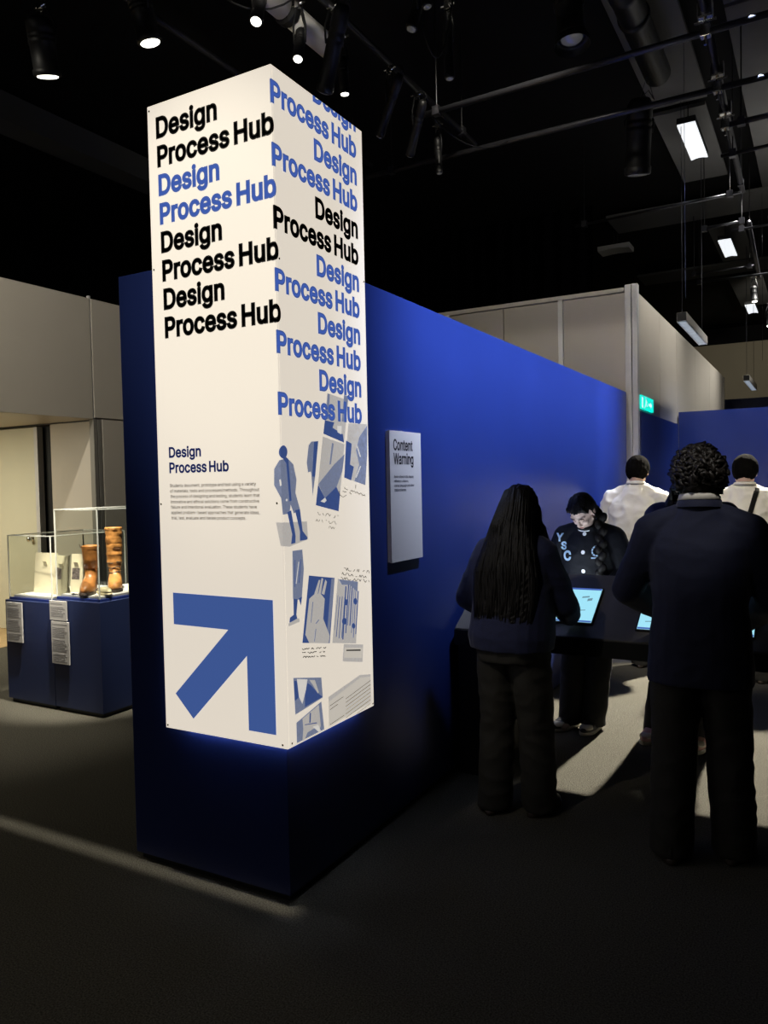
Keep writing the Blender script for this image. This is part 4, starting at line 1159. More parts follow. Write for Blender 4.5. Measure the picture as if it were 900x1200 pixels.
def egg(cx, cy, hl, hw, z, yaw=0.0, n=24, toe=0.9):
    """shoe-like ring: long axis along local +Y"""
    out = []
    for j in range(n):
        a = 2 * math.pi * j / n
        y = math.cos(a)
        w = 1.0 + 0.16 * y * toe - 0.14 * math.exp(-((y + 0.15) / 0.35) ** 2)
        out.append((cx + hw * math.sin(a) * w, cy + hl * y, z))
    return out


def boot(label, loc, yaw, shaft, top_w, wrinkle, m, lean=0.0, lace=False, seed=1):
    t = thing('leather_boot', label, 'boot', loc, yaw, 'leather boots in the case')
    b = MB()
    rings = []
    spec = [(0.020, 0.03, 0.140, 0.050), (0.040, 0.03, 0.142, 0.051), (0.058, 0.025, 0.136, 0.050), (0.075, 0.012, 0.118, 0.048), (0.092, -0.010, 0.094, 0.046), (0.112, -0.030, 0.072, 0.045), (0.135, -0.040, 0.060, 0.045), (0.165, -0.044, 0.056, 0.046)]
    n = 14 if not wrinkle else 26
    for i in range(1, n + 1):
        f = i / n
        z = 0.165 + (shaft - 0.165) * f
        rr = 0.056 + (top_w - 0.056) * f
        wr = wrinkle * math.sin(f * 34 + seed) * (1 - f) + 0.5 * wrinkle * math.sin(f * 61 + seed * 2)
        spec.append((z, -0.044 - lean * f, rr + wr, rr * 0.92 + wr))
    for k, (z, cy, hl, hw) in enumerate(spec):
        rg = egg(0, cy, hl, hw, z, toe=0.9 if z < 0.1 else 0.0)
        if wrinkle and z > 0.15:
            rg = [(x + 0.006 * noise.noise((x * 20, y * 20, z * 25 + seed)), y + 0.006 * noise.noise((x * 20 + 9, y * 20, z * 25)), z2 + 0.008 * noise.noise((x * 14, y * 14 + 5, z * 10))) for x, y, z2 in rg]
        rings.append(rg)
    z, cy, hl, hw = spec[-1]
    rings.append(egg(0, cy, hl - 0.004, hw - 0.004, z + 0.002, toe=0))
    for dz in (0.02, 0.08, 0.16):
        rings.append(egg(0, cy, hl - 0.008, hw - 0.008, z - dz, toe=0))
    b.loft(rings)
    obj('upper', b, m, t, True)
    s = MB()
    s.loft([egg(0, 0.03, 0.147, 0.054, 0.0), egg(0, 0.03, 0.150, 0.056, 0.006), egg(0, 0.03, 0.148, 0.055, 0.022)])
    obj('sole', s, SOLE, t)
    h = MB()
    h.loft([egg(0, -0.075, 0.042, 0.042, 0.0002, toe=0), egg(0, -0.075, 0.044, 0.043, 0.02, toe=0)])
    obj('heel', h, SOLE, t)
    w = MB()
    w.loft([egg(0, cy, hl + 0.003, hw + 0.003, z - 0.014, toe=0), egg(0, cy, hl + 0.004, hw + 0.004, z - 0.002, toe=0)], False, False)
    obj('top_band', w, m, t, True)
    if lace:
        l = MB()
        for k in range(3):
            zz = 0.13 + k * 0.035
            l.tube([(-0.047, 0.0, zz), (-0.02, 0.022 - k * 0.006, zz + 0.006), (0.02, 0.022 - k * 0.006, zz - 0.004), (0.047, 0.0, zz)], 0.004, 6)
        obj('strap', l, SOLE, t, True)
    else:
        l = MB()
        l.tube([(hw + 0.002, cy - 0.01, z - 0.012), (hw + 0.012, cy, z + 0.012), (hw + 0.002, cy + 0.012, z - 0.012)], 0.003, 6)
        obj('pull_loop', l, SOLE, t, True)
    return t


DZ = 0.829
boot('short smooth brown leather boot, left of the tall boot', (-2.825, 1.49, DZ), R(216), 0.335, 0.070, 0.0, LEATHER)
boot('tall wrinkled tan leather boot in the case', (-2.785, 1.68, DZ), R(228), 0.455, 0.072, 0.0035, LEATHER2, lace=True, seed=3)
ps = thing('pale_shoe', 'flat pale suede shoe at the right of the boots', 'shoe', (-2.66, 1.47, DZ), R(250))
s = MB()
s.loft([egg(0, 0, 0.105, 0.036, 0.0), egg(0, 0, 0.108, 0.038, 0.012), egg(0, -0.002, 0.106, 0.036, 0.018)])
obj('sole', s, PALESHOE, ps, True)
s = MB()
s.loft([egg(0, 0, 0.104, 0.035, 0.0181), egg(0, 0.004, 0.098, 0.033, 0.032), egg(0, 0.02, 0.07, 0.027, 0.044), egg(0, 0.028, 0.045, 0.018, 0.05)])
obj('upper', s, PALESHOE, ps, True)
# open cream folder standing behind, with two pasted photographs
for (label, x, y, yaw, w, h, pics, dz) in (
        ('large cream album page standing upright in the left case', -3.335, 1.50, R(4), 0.23, 0.30, (), 0.799),
        ('narrow cream card with a small colour photo in the left case', -3.145, 1.49, R(2), 0.15, 0.285, ((-0.055, 0.155, 0.055, 0.085),), 0.799),
        ('cream card with a mottled photo beside the short boot', -2.940, 1.46, R(3), 0.115, 0.275, ((-0.045, 0.135, 0.075, 0.08),), DZ)):
    t = thing('album_page', label, 'album page', (x, y, dz), yaw, 'cream album pages')
    tilt = 0.10
    m = MB()
    m.obox((0, tilt * h / 2, h / 2 + 0.001), (w / 2, 0, 0), (0, 0.002, 0), (0, tilt * h / 2, h / 2))
    obj('sheet', m, PAPER, t)
    for (px, pz, pw_, ph_) in pics:
        m = MB()
        m.obox((px + pw_ / 2, tilt * pz - 0.0025, pz), (pw_ / 2, 0, 0), (0, 0.0005, 0), (0, tilt * ph_ / 2, ph_ / 2))
        obj('pasted_photo', m, mat('mottled_photo', (0.16, 0.13, 0.12), 0.6, var=0.95, vscale=55), t)
    m = MB()
    m.obox((0, tilt * h * 0.4 + 0.03, h * 0.4), (0.02, 0, 0), (0, 0.0015, 0), (0, -0.035, h * 0.4))
    obj('easel_back', m, PAPER, t)
t = thing('paper_sheets', 'white printed sheets lying behind the tall boot', 'papers', (-2.68, 1.90, DZ), R(8))
for k in range(3):
    m = MB()
    m.obox((0.01 * k, 0.012 * k, 0.003 + 0.004 * k), (0.06, 0.01 * (k - 1), 0), (-0.008, 0.07, 0), (0, 0, 0.0015))
    obj('sheet', m, WHITE, t)
t = thing('scissors', 'small metal scissors lying before the cream card', 'scissors', (-2.91, 1.40, DZ), R(75))
for sgn in (-1, 1):
    m = MB()
    m.tube([(0.004 * sgn, -0.01, 0.004 + 0.001 * sgn), (0.012 * sgn, -0.05, 0.004)], 0.003, 6)
    a0 = [(0.012 * sgn + 0.012 * math.cos(a), -0.062 + 0.012 * math.sin(a), 0.004) for a in np.linspace(0, 2 * math.pi, 13)]
    m.tube(a0, 0.0025, 6)
    obj('handle', m, STRAP, t, True)
    m = MB()
    m.obox((-0.006 * sgn, 0.025, 0.0035 + 0.001 * sgn), (0.003, 0, 0), (-0.008 * sgn, 0.038, 0), (0, 0, 0.0008))
    obj('blade', m, CHROME, t)

# ================================================================== TABLET TABLE
TX0, TX1 = 0.03, 3.05
YN, YR, YF, ZE, ZR = 1.455, 1.90, 2.345, 0.792, 1.049
TB = (1.5, 1.9, 0)
tab = thing('tablet_table', 'long dark double-sloped table carrying lit tablets across the aisle', 'table', TB)
sec = lambda x: [(x, YN, ZE - 0.085), (x, YN, ZE), (x, YR, ZR), (x, YF, ZE), (x, YF, ZE - 0.085)]
m = MB()
m.loft([sec(TX0), sec(TX1)])
obj('top', off(m, TB), TABLE, tab, bevel=0.004)
obj('edge_band', off(B(TX0, TX1, YN - 0.006, YN - 0.0005, ZE - 0.088, ZE - 0.008), TB), TABLEEDGE, tab)
obj('edge_band', off(B(TX0, TX1, YF + 0.0005, YF + 0.006, ZE - 0.088, ZE - 0.008), TB), TABLEEDGE, tab)
for a, b in ((0.03, 0.235), (2.75, 2.95)):
    obj('pedestal', off(B(a, b, YN + 0.04, YF - 0.04, 0.0, ZE - 0.088), TB), TABLEEDGE, tab, bevel=0.003)
sl = math.atan2(ZR - ZE, YR - YN)


def tablet(label, cx, s0, far, w=0.215, l=0.292):
    """lies on the slope: s0 = distance of its lower edge from the table edge"""
    cy, cz = math.cos(sl), math.sin(sl)
    base = (cx, (YF - s0 * cy) if far else (YN + s0 * cy), ZE + s0 * cz + 0.002)
    t = thing('tablet', label, 'tablet', base, math.pi if far else 0, 'tablets on the sloped table')
    dv, nv = Vector((0, cy, cz)), Vector((0, -cz, cy))
    m = MB()
    m.obox(dv * (l / 2) + nv * 0.004, (w / 2, 0, 0), dv * (l / 2), nv * 0.0035)
    obj('case', m, DARKMETAL, t, bevel=0.002)
    m = MB()
    m.obox(dv * (l / 2) + nv * 0.0083, (w / 2 - 0.008, 0, 0), dv * (l / 2 - 0.009), nv * 0.0006)
    scr = obj('screen', m, SCREENFILL if far else SCREEN, t)
    m = MB()
    m.obox(dv * (l - 0.016) + nv * 0.0092, (w / 2 - 0.009, 0, 0), dv * 0.007, nv * 0.0002)
    m.obox(dv * 0.016 + nv * 0.0092, (w / 2 - 0.009, 0, 0), dv * 0.006, nv * 0.0002)
    obj('menu_bar', m, SCREENBLUE, scr)
    m = MB()
    for (a, bb, c, d2) in ((0.03, 0.21, 0.018, 0.006), (0.055, 0.19, 0.012, 0.010), (-0.04, 0.16, 0.02, 0.004), (0.02, 0.10, 0.03, 0.003), (-0.03, 0.07, 0.04, 0.003)):
        m.obox(Vector((a, 0, 0)) + dv * bb + nv * 0.0092, Vector((c, 0, 0)) + dv * 0.004, dv * d2, nv * 0.0002)
    obj('screen_drawing', m, SCREENDARK, scr)


tablet('lit tablet under the hand of the long-haired person', 0.632, 0.095, False)
tablet('lit tablet left of the person in the navy blazer', 1.055, 0.075, False)
tablet('lit tablet mostly covered by the person in the navy blazer', 1.365, 0.075, False)
tablet('lit tablet the braided person in the letter jacket looks down at', 0.36, 0.10, True)
tablet('lit tablet on the far slope before the hidden person in pink sneakers', 0.98, 0.10, True)
# second screen far right beside the person with the bag strap
TB2 = (1.62, 4.75, 0)
t2 = thing('screen_lectern', 'small dark lectern with a lit screen beside the person with the bag strap', 'lectern', TB2)
obj('post', MB().box(-0.05, 0.05, -0.04, 0.04, 0.02, 1.12), DARKMETAL, t2, bevel=0.003)
obj('foot', MB().box(-0.2, 0.2, -0.18, 0.18, 0, 0.02), DARKMETAL, t2, bevel=0.003)
m = MB()
m.obox((0, -0.02, 1.25), (0.24, 0, 0), (0, 0.03, 0.17), (0, 0.02, -0.004))
obj('screen_case', m, DARKMETAL, t2, bevel=0.004)
m = MB()
m.obox((0, -0.044, 1.254), (0.225, 0, 0), (0, 0.028, 0.155), (0, 0.003, -0.0006))
obj('screen', m, SCREEN, t2)

# ------------------------------------------------------------------ exit sign's reflection in the aisle partition, built as a glowing panel
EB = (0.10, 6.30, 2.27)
ex = thing('exit_reflection', 'small green reflection of an exit sign beside the white corner post, built as a glowing panel', 'sign', EB)
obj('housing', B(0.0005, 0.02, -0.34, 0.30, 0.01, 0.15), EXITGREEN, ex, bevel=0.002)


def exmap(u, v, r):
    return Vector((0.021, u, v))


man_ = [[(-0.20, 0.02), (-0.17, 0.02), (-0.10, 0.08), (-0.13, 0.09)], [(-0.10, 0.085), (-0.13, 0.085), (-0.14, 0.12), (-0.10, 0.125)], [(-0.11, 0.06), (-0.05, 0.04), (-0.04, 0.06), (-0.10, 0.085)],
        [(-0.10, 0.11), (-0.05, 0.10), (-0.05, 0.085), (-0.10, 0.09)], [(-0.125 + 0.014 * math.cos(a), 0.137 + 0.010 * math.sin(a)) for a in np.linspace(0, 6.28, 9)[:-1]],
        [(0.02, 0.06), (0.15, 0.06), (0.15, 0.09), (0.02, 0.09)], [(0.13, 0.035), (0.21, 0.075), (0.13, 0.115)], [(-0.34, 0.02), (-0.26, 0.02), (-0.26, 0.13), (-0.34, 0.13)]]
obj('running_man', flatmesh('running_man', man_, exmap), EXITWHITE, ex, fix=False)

# ================================================================== CEILING RIG
def pipe(label, p0, p1, r=0.024, group='lighting rig pipes'):
    c = ((p0[0] + p1[0]) / 2, (p0[1] + p1[1]) / 2, (p0[2] + p1[2]) / 2)
    t = thing('rig_pipe', label, 'pipe', c, 0, group)
    obj('tube', off(MB().cyl(p0, p1, r, n=12), c), PIPE, t, True)
    m = MB()
    for p in (p0, p1):
        q = Vector(p).lerp(Vector(c), 0.12)
        m.cyl(q, (q.x, q.y, 5.595), 0.006, n=6)
    obj('drop_rod', off(m, c), DARKMETAL, t)
    m = MB()
    for p in (p0, p1):
        q = Vector(p).lerp(Vector(c), 0.12)
        m.box(q.x - 0.03, q.x + 0.03, q.y - 0.03, q.y + 0.03, q.z - 0.033, q.z + 0.036)
    obj('clamp', off(m, c), PIPE, t, bevel=0.004)


Z1 = 4.6
pipe('long cross pipe nearest the camera, running right from the spotlight cluster', (-1.25, 3.60, Z1), (2.6, 3.50, Z1))
pipe('second long cross pipe, behind the nearest one', (-2.2, 4.46, Z1), (2.6, 4.40, Z1))
pipe('short pipe end at the top right corner', (1.2, 3.0, Z1 + 0.12), (2.6, 2.96, Z1 + 0.12))
pipe('short cross pipe ending at the third clamp of the long pipe', (1.03, 5.15, Z1), (2.6, 5.10, Z1))
pipe('thin cross pipe below the third clamp', (0.90, 5.75, Z1 - 0.03), (2.6, 5.68, Z1 - 0.03), 0.018)
pipe('long thin cross pipe at the end of the ceiling boards', (-0.85, 7.09, Z1), (0.97, 6.95, Z1), 0.016)
pipe('short thin pipe above the cream ceiling lamp', (0.44, 8.07, Z1), (0.92, 7.99, Z1), 0.016)
pipe('thin pipe running off to the right above the cream lamp', (0.75, 8.33, Z1), (2.6, 8.28, Z1), 0.016)
pipe('far thin pipe over the white partition end', (0.0, 10.27, Z1), (0.86, 10.25, Z1), 0.016)
pipe('farthest long thin pipe over the white partition', (-0.1, 10.83, Z1), (2.4, 10.83, Z1), 0.016)
pipe('lengthwise pipe with bright clamps on the right', (1.05, 2.6, 4.75), (0.95, 7.4, 4.75), 0.028)
pipe('lengthwise pipe far over the aisle', (0.92, 8.6, 4.75), (0.84, 11.7, 4.75), 0.028)
pipe('lengthwise pipe above the sign column carrying spotlights', (-1.10, -0.5, 4.72), (-1.10, 4.6, 4.72), 0.024)
pipe('lengthwise pipe over the showcases at far left', (-2.45, -1.0, 4.95), (-2.45, 5.0, 4.95), 0.024)
for k, (x, y) in enumerate(((1.035, 3.54), (1.015, 4.42), (1.0, 5.15))):
    lab = ('nearest bright pipe coupler where the rig pipes cross', 'second bright pipe coupler where the rig pipes cross', 'third bright pipe coupler where the rig pipes cross')[k]
    t = thing('pipe_coupler', lab, 'coupler', (x, y, 4.675), 0, 'bright pipe couplers')
    obj('lower_jaw', MB().box(-0.035, 0.035, -0.035, 0.035, -0.11, -0.03), CHROME, t, bevel=0.008)
    obj('upper_jaw', MB().box(-0.05, 0.05, -0.03, 0.03, 0.02, 0.12), CHROME, t, bevel=0.008)
    obj('bolt', MB().cyl((0, 0, -0.16), (0, 0, 0.17), 0.011, n=8).cyl((-0.07, 0, 0.0), (0.07, 0, 0.0), 0.011, n=8), CHROME, t)


def spotlamp(label, lens, d, L=0.30, r=0.06, lit=0, hang=0.22, flange=False):
    """theatre spotlight: lens end position, pointing direction"""
    d = Vector(d).normalized()
    lens = Vector(lens)
    t = thing('ceiling_spotlight', label, 'spotlight', lens, 0, 'ceiling spotlights')
    back = -d * L
    m = MB()
    m.prof((0, 0, 0), back, [(0, r), (0.02, r * 1.06), (0.10, r * 1.06), (0.11, r * 0.97), (0.55, r * 0.97), (0.56, r), (0.60, r), (0.61, r * 0.94), (0.64, r * 0.94), (0.65, r), (0.69, r), (0.70, r * 0.94), (0.73, r * 0.94), (0.74, r), (0.92, r), (1.0, r * 0.7)], 20)
    obj('body', m, DARKMETAL, t, True)
    m = MB()
    m.prof(d * 0.001, d * 0.012, [(0, r * 0.80), (0.5, r * 0.74), (1.0, r * 0.3)], 20)
    obj('lens', m, (LAMPDIM, LAMPON)[lit], t, True)
    mid = back * 0.55
    side = d.cross(Vector((0, 0, 1)))
    side = Vector((1, 0, 0)) if side.length < 0.2 else side.normalized()
    topz = Vector((0, 0, hang))
    m = MB()
    for s_ in (-1, 1):
        m.tube([mid + side * (s_ * r * 1.05), mid + side * (s_ * r * 1.15) + topz * 0.5, mid + side * (s_ * r * 0.5) + topz], 0.007, 6)
    m.tube([mid + side * (-r * 0.5) + topz, mid + side * (r * 0.5) + topz], 0.008, 6)
    obj('yoke', m, DARKMETAL, t, True)
    m = MB()
    p = mid + topz
    m.box(p.x - 0.02, p.x + 0.02, p.y - 0.02, p.y + 0.02, p.z, p.z + 0.07)
    m.cyl((p.x - 0.05, p.y, p.z + 0.03), (p.x + 0.05, p.y, p.z + 0.03), 0.008, n=8)
    obj('clamp', m, CHROME, t)
    m = MB()
    p2 = back + Vector((0, 0, 0))
    q = r / 0.085
    m.tube([p2, p2 + Vector((0.05, 0.02, 0.05)) * q, p2 + Vector((0.09, 0.0, -0.03)) * q, p2 + Vector((0.05, -0.03, 0.12)) * q, p + Vector((0, 0, 0.06))], 0.004, 6)
    obj('cable', m, DARKMETAL, t, True)
    if flange:
        m = MB()
        m.prof((0, 0, 0), d * 0.05, [(0, r * 1.05), (0.1, r * 1.25), (1, r * 1.3)], 20)
        m.f = m.f[:-1]
        obj('snoot', m, DARKMETAL, t, True)
    return t


spotlamp('lit spotlight at far left with a bright round lens', (-2.73, 1.21, 4.3), (-0.15, 0.3, -1), 0.34, 0.085, 1)
spotlamp('lit spotlight left of the sign column top', (-1.864, 1.277, 4.3), (0.1, 0.25, -1), 0.30, 0.075, 1)
spotlamp('small lit spotlight above the sign column', (-1.173, 1.44, 4.3), (0.1, -0.4, -1), 0.24, 0.04, 1)
spotlamp('small lit spotlight just above the sign top edge', (-1.201, 1.899, 4.3), (0.1, -0.35, -1), 0.24, 0.036, 1)
spotlamp('small spotlight beyond the sign top edge', (-1.185, 2.437, 4.3), (0, 0.1, -1), 0.24, 0.036, 1)
spotlamp('long black spotlight leaning behind the sign top', (-1.20, 2.20, 4.22), (-0.42, 0.30, -0.55), 0.52, 0.055, 0)
spotlamp('slim tilted spotlight right of the sign top', (-1.26, 3.06, 4.26), (-0.55, 0.35, -0.6), 0.46, 0.036, 0)
spotlamp('slim tilted spotlight under the pipe crossing', (-1.25, 3.55, 4.28), (-0.5, 0.45, -0.62), 0.44, 0.036, 0)
spotlamp('spotlight of the small cluster at top centre, left one', (-0.427, 1.987, 4.3), (-0.2, -0.2, -1), 0.2, 0.035, 0)
spotlamp('spotlight of the small cluster at top centre, right one', (-0.29, 1.93, 4.36), (0.2, 0.1, -1), 0.16, 0.03, 0)
spotlamp('slender spotlight hanging at top centre', (-0.47, 2.635, 4.3), (0, 0.05, -1), 0.42, 0.032, 0)
spotlamp('tiny distant spotlight beside the black drape', (-1.222, 4.064, 4.3), (0, 0.1, -1), 0.3, 0.03, 0)
spotlamp('large ribbed spotlight under the ceiling, seen from below', (0.277, 5.061, 4.3), (-0.1, 0.25, -1), 0.62, 0.11, 0)
spotlamp('large round downlight near the top centre right', (0.378, 2.596, 4.3), (0.1, -0.1, -1), 0.36, 0.085, 0, flange=True)
spotlamp('small spotlight over the aisle lamps', (0.80, 11.3, 4.3), (0.1, -0.2, -1), 0.25, 0.05, 1)
spotlamp('small spotlight lamp at the far right under the pipes', (0.95, 12.5, 4.1), (0, -0.3, -1), 0.25, 0.06, 1)


def luminaire(label, x, y, z, w, l, name='ceiling_lamp', lit=True):
    t = thing(name, label, 'lamp', (x, y, z), 0, 'ceiling lamps')
    m = MB()
    sec_ = [(-w / 2, 0), (-w / 2, 0.07), (w / 2, 0.07), (w / 2, 0)]
    m.box(-w / 2, w / 2, -l / 2, l / 2, 0.03, 0.09)
    obj('housing', m, WHITE if not lit else DARKMETAL, t, bevel=0.006)
    m = MB()
    rings = []
    for yy in (-l / 2 + 0.01, l / 2 - 0.01):
        rings.append([(-w / 2 + 0.005, yy, 0.029), (-w / 2 + 0.005, yy, 0.012), (-w * 0.2, yy, 0.024), (0, yy, 0.027), (w * 0.2, yy, 0.024), (w / 2 - 0.005, yy, 0.012), (w / 2 - 0.005, yy, 0.029)])
    m.loft(rings)
    obj('diffuser', m, DIFFUSER if lit else WHITE, t)
    m = MB()
    for yy in (-l * 0.35, l * 0.35):
        m.cyl((0, yy, 0.09), (0, yy, 5.6 - z - 0.005), 0.006, n=6)
    obj('hanger', m, DARKMETAL, t)
    return t


luminaire('bright white ceiling lamp on the grey board, upper right', 0.51, 6.84, 5.17, 0.185, 1.02)
l2 = luminaire('smaller cream-lit ceiling lamp farther along the aisle', 0.415, 11.33, 5.17, 0.19, 1.05)
luminaire('distant faint ceiling lamp above the aisle end', 0.38, 16.5, 5.17, 0.2, 1.0)
luminaire('dim warm ceiling lamp deep behind the drape edge', -1.17, 10.6, 5.2, 0.5, 0.35, lit=False)


def pendant(label, x, y0, y1, z):
    t = thing('pendant_lamp', label, 'lamp', (x, (y0 + y1) / 2, z), 0, 'linear pendant lamps')
    l = (y1 - y0)
    m = MB()
    m.box(-0.05, 0.05, -l / 2, l / 2, 0.008, 0.10)
    obj('housing', m, mat('pendant_white', (0.62, 0.58, 0.52), 0.4), t, bevel=0.004)
    obj('end_cap', B(-0.046, 0.046, -l / 2 - 0.012, -l / 2 - 0.0005, 0.012, 0.096), DARKMETAL, t)
    obj('diffuser', B(-0.036, 0.036, -l / 2 + 0.03, l / 2 - 0.03, 0.001, 0.0075), mat('pendant_louvre', (0.25, 0.28, 0.32), 0.3, emit=(0.7, 0.82, 1.0), es=0.32, var=0.6, vscale=9), t)
    m = MB()
    for s_ in (-1, 1):
        m.box(s_ * 0.043 - 0.005, s_ * 0.043 + 0.005, -l / 2 + 0.01, l / 2 - 0.01, 0.0005, 0.0078)
    obj('rim', m, SNAP, t)
    m = MB()
    for yy in (-l / 2 + 0.05, l / 2 - 0.1):
        m.cyl((0, yy, 0.1), (0, yy, 5.595 - z), 0.0035, n=6)
    obj('wire', m, PIPE, t)


pendant('long white pendant lamp hanging over the partition', 0.455, 6.33, 8.0, 3.18)
pendant('farther white pendant lamp near the partition end', 0.60, 12.3, 14.0, 3.18)
# unlit white tubular fitting above the sign
t = thing('tubular_fitting', 'white tubular fitting in two lengths above the sign column', 'lamp fitting', (-1.60, 2.0, 4.95))
obj('tube', MB().prof((0, -0.75, 0), (0, 0.30, 0), [(0, 0.06), (0.01, 0.085), (0.99, 0.085), (1, 0.06)], 20), WHITE, t, True)
obj('tube', MB().prof((0, 0.40, 0), (0, 0.92, 0), [(0, 0.06), (0.02, 0.085), (0.98, 0.085), (1, 0.06)], 20), WHITE, t, True)
m = MB()
m.prof((0, 0.30, 0), (0, 0.40, 0), [(0, 0.05), (0.2, 0.10), (0.8, 0.10), (1, 0.05)], 16)
m.cyl((0, 0.35, 0.09), (0, 0.35, 0.64), 0.012, n=8)
obj('bracket', m, DARKMETAL, t)
m = MB()
m.tube([(-0.02, -0.7, 0.09), (0.02, -0.3, 0.1), (-0.06, -0.1, 0.05), (0.05, 0.1, 0.09), (0.0, 0.33, 0.11)], 0.006, 6)
obj('cable', m, DARKMETAL, t, True)
for k, (x, y0, y1, z, lab) in enumerate(((-0.15, 2.0, 3.2, 5.2, 'fat dark air duct behind the large downlight'), (0.42, 3.2, 5.3, 5.25, 'dark air duct above the ribbed spotlight'))):
    t = thing('air_duct', lab, 'duct', (x + 0.55 * (k == 0), (y0 + y1) / 2, z), 0, 'air ducts under the ceiling')
    obj('pipe', MB().prof((0, (y0 - y1) / 2, 0), (0, (y1 - y0) / 2, 0), [(0, 0.10), (0.01, 0.115), (0.3, 0.115), (0.31, 0.122), (0.34, 0.122), (0.35, 0.115), (0.99, 0.115), (1, 0.10)], 24), mat('dark_duct', (0.05, 0.05, 0.05), 0.35, 0.6), t, True)
    obj('strap', MB().prof((0, -0.03, 0), (0, 0.03, 0), [(0, 0.12), (0.2, 0.128), (0.8, 0.128), (1, 0.12)], 24).cyl((0, 0, 0.12), (0, 0, 5.59 - z), 0.01, n=8), DARKMETAL, t, True)
# loose cables looping under the rig
random.seed(5)
for k, (lab, a, b, sag) in enumerate((('black cable loop hanging at top left', (-2.45, 0.2, 4.95), (-1.12, 1.2, 4.74), 0.25), ('black cable loop hanging left of the sign', (-1.7, 0.9, 5.2), (-1.12, 1.9, 4.72), 0.45),
                                      ('black cable looping at top centre', (-0.42, 2.0, 4.7), (-0.30, 2.35, 4.7), 0.5), ('thin cable loop behind the pipe crossing', (-1.1, 3.61, 4.615), (-0.7, 4.45, 4.615), 0.16))):
    m = MB()
    pts = []
    for i in range(15):
        f = i / 14
        p = Vector(a).lerp(Vector(b), f)
        p.z -= sag * 4 * f * (1 - f)
        pts.append(p - Vector(a))
    m.tube(pts, 0.006, 6)
    o = obj('hanging_cable', m, DARKMETAL, None, True)
    o.location = a
    tag(o, lab, 'cable', 'loose rig cables')
# steel wires carrying banners over the aisle
for k, x in enumerate((0.66, 0.80)):
    o = obj('suspension_wire', MB().cyl((0, 0, 0), (0, 0, 2.42), 0.0022, n=6), PIPE, None)
    o.location = (x + k * 0.2, 5.18 + k * 4.6, 3.17)
    tag(o, ('thin steel wire dropping in front of the white lamp', 'thin steel wire farther down the aisle')[k], 'wire')

# ================================================================== PEOPLE
def rotx(a):
    return Matrix.Rotation(a, 3, 'X')


def rotz(a):
    return Matrix.Rotation(a, 3, 'Z')


class Fig:
    """joints of one standing figure, 1.70 m tall before scaling; faces +Y, right hand at +X"""

    def __init__(self, k, lean=0.0, head_pitch=0.0, head_yaw=0.0, sw=0.18, feet=((-0.10, 0.0), (0.10, 0.0)), shrug=0.0):
        self.k = k
        self.lean = lean
        self.Rl = rotx(-lean)
        self.hip = Vector((0, 0, 0.93))
        self.sh = {s: self.up(Vector((s * sw, -0.005, 1.395 + shrug))) for s in (-1, 1)}
        self.neck = self.up(Vector((0, -0.012, 1.44)))
        self.skull_pivot = self.up(Vector((0, 0.0, 1.49)))
        self.Rh = rotz(head_yaw) @ rotx(-head_pitch)
        self.feet = {-1: Vector((feet[0][0], feet[0][1], 0.075)), 1: Vector((feet[1][0], feet[1][1], 0.075))}
        self.hipj = {s: Vector((s * 0.09, 0, 0.90)) for s in (-1, 1)}
        self.knee = {s: (self.hipj[s] * 0.5 + self.feet[s] * 0.5) + Vector((0, 0.03, 0.0)) for s in (-1, 1)}

    def up(self, p):
        p = Vector(p)
        if p.z <= self.hip.z:
            return p
        return self.hip + self.Rl @ (p - self.hip)

    def head(self, p):
        return self.skull_pivot + self.Rh @ (Vector(p) + Vector((0, 0, 0.09)))

    def ring(self, z, rx, ry, y0=0.0, n=28, sq=2.4):
        out = []
        for j in range(n):
            a = 2 * math.pi * j / n
            c, s = math.cos(a), math.sin(a)
            r = (abs(c) ** sq + abs(s) ** sq) ** (-1 / sq)
            out.append(self.up((rx * r * c, y0 + ry * r * s, z)) if z > self.hip.z else Vector((rx * r * c, y0 + ry * r * s, z)))
        return out


def hand(mb, w, d, n, s, curl=0.35, spread=0.06):
    """w wrist, d direction of the fingers, n palm side, s = +1 right hand: thumb side"""
    d = Vector(d).normalized()
    n = Vector(n)
    n = (n - d * n.dot(d)).normalized()
    lat = d.cross(n) * s          # towards the thumb
    base = [(0.030, 0.088), (0.010, 0.092), (-0.010, 0.089), (-0.029, 0.082)]
    leng = [0.070, 0.079, 0.073, 0.056]
    for (l, f), L in zip(base, leng):
        kn = w + d * f + lat * l
        mb.cap(w + d * 0.012 + lat * (l * 0.55), 0.0135, kn, 0.0105, 10, 3)
        p, dd = kn, (d + lat * (l * spread / 0.03)).normalized()
        for i, (fr, r) in enumerate(((0.45, 0.0092), (0.31, 0.0083), (0.26, 0.0074))):
            dd = (dd * math.cos(curl * (0.7 + 0.3 * i)) + n * math.sin(curl * (0.7 + 0.3 * i))).normalized()
            q = p + dd * (L * fr)
            mb.cap(p, r * 1.04, q, r * 0.96, 10, 3)
            p = q
    p = w + d * 0.022 + lat * 0.024
    q = p + (d * 0.55 + lat * 0.75 + n * 0.28).normalized() * 0.040
    mb.cap(p, 0.0145, q, 0.0115, 10, 3)
    r_ = q + (d * 0.85 + lat * 0.35 + n * 0.35).normalized() * 0.032
    mb.cap(q, 0.0105, r_, 0.0092, 10, 3)
    t_ = r_ + (d * 0.95 + n * 0.45).normalized() * 0.024
    mb.cap(r_, 0.0092, t_, 0.0078, 10, 3)
    mb.cap(w - d * 0.03, 0.025, w + d * 0.03, 0.024, 12, 3)


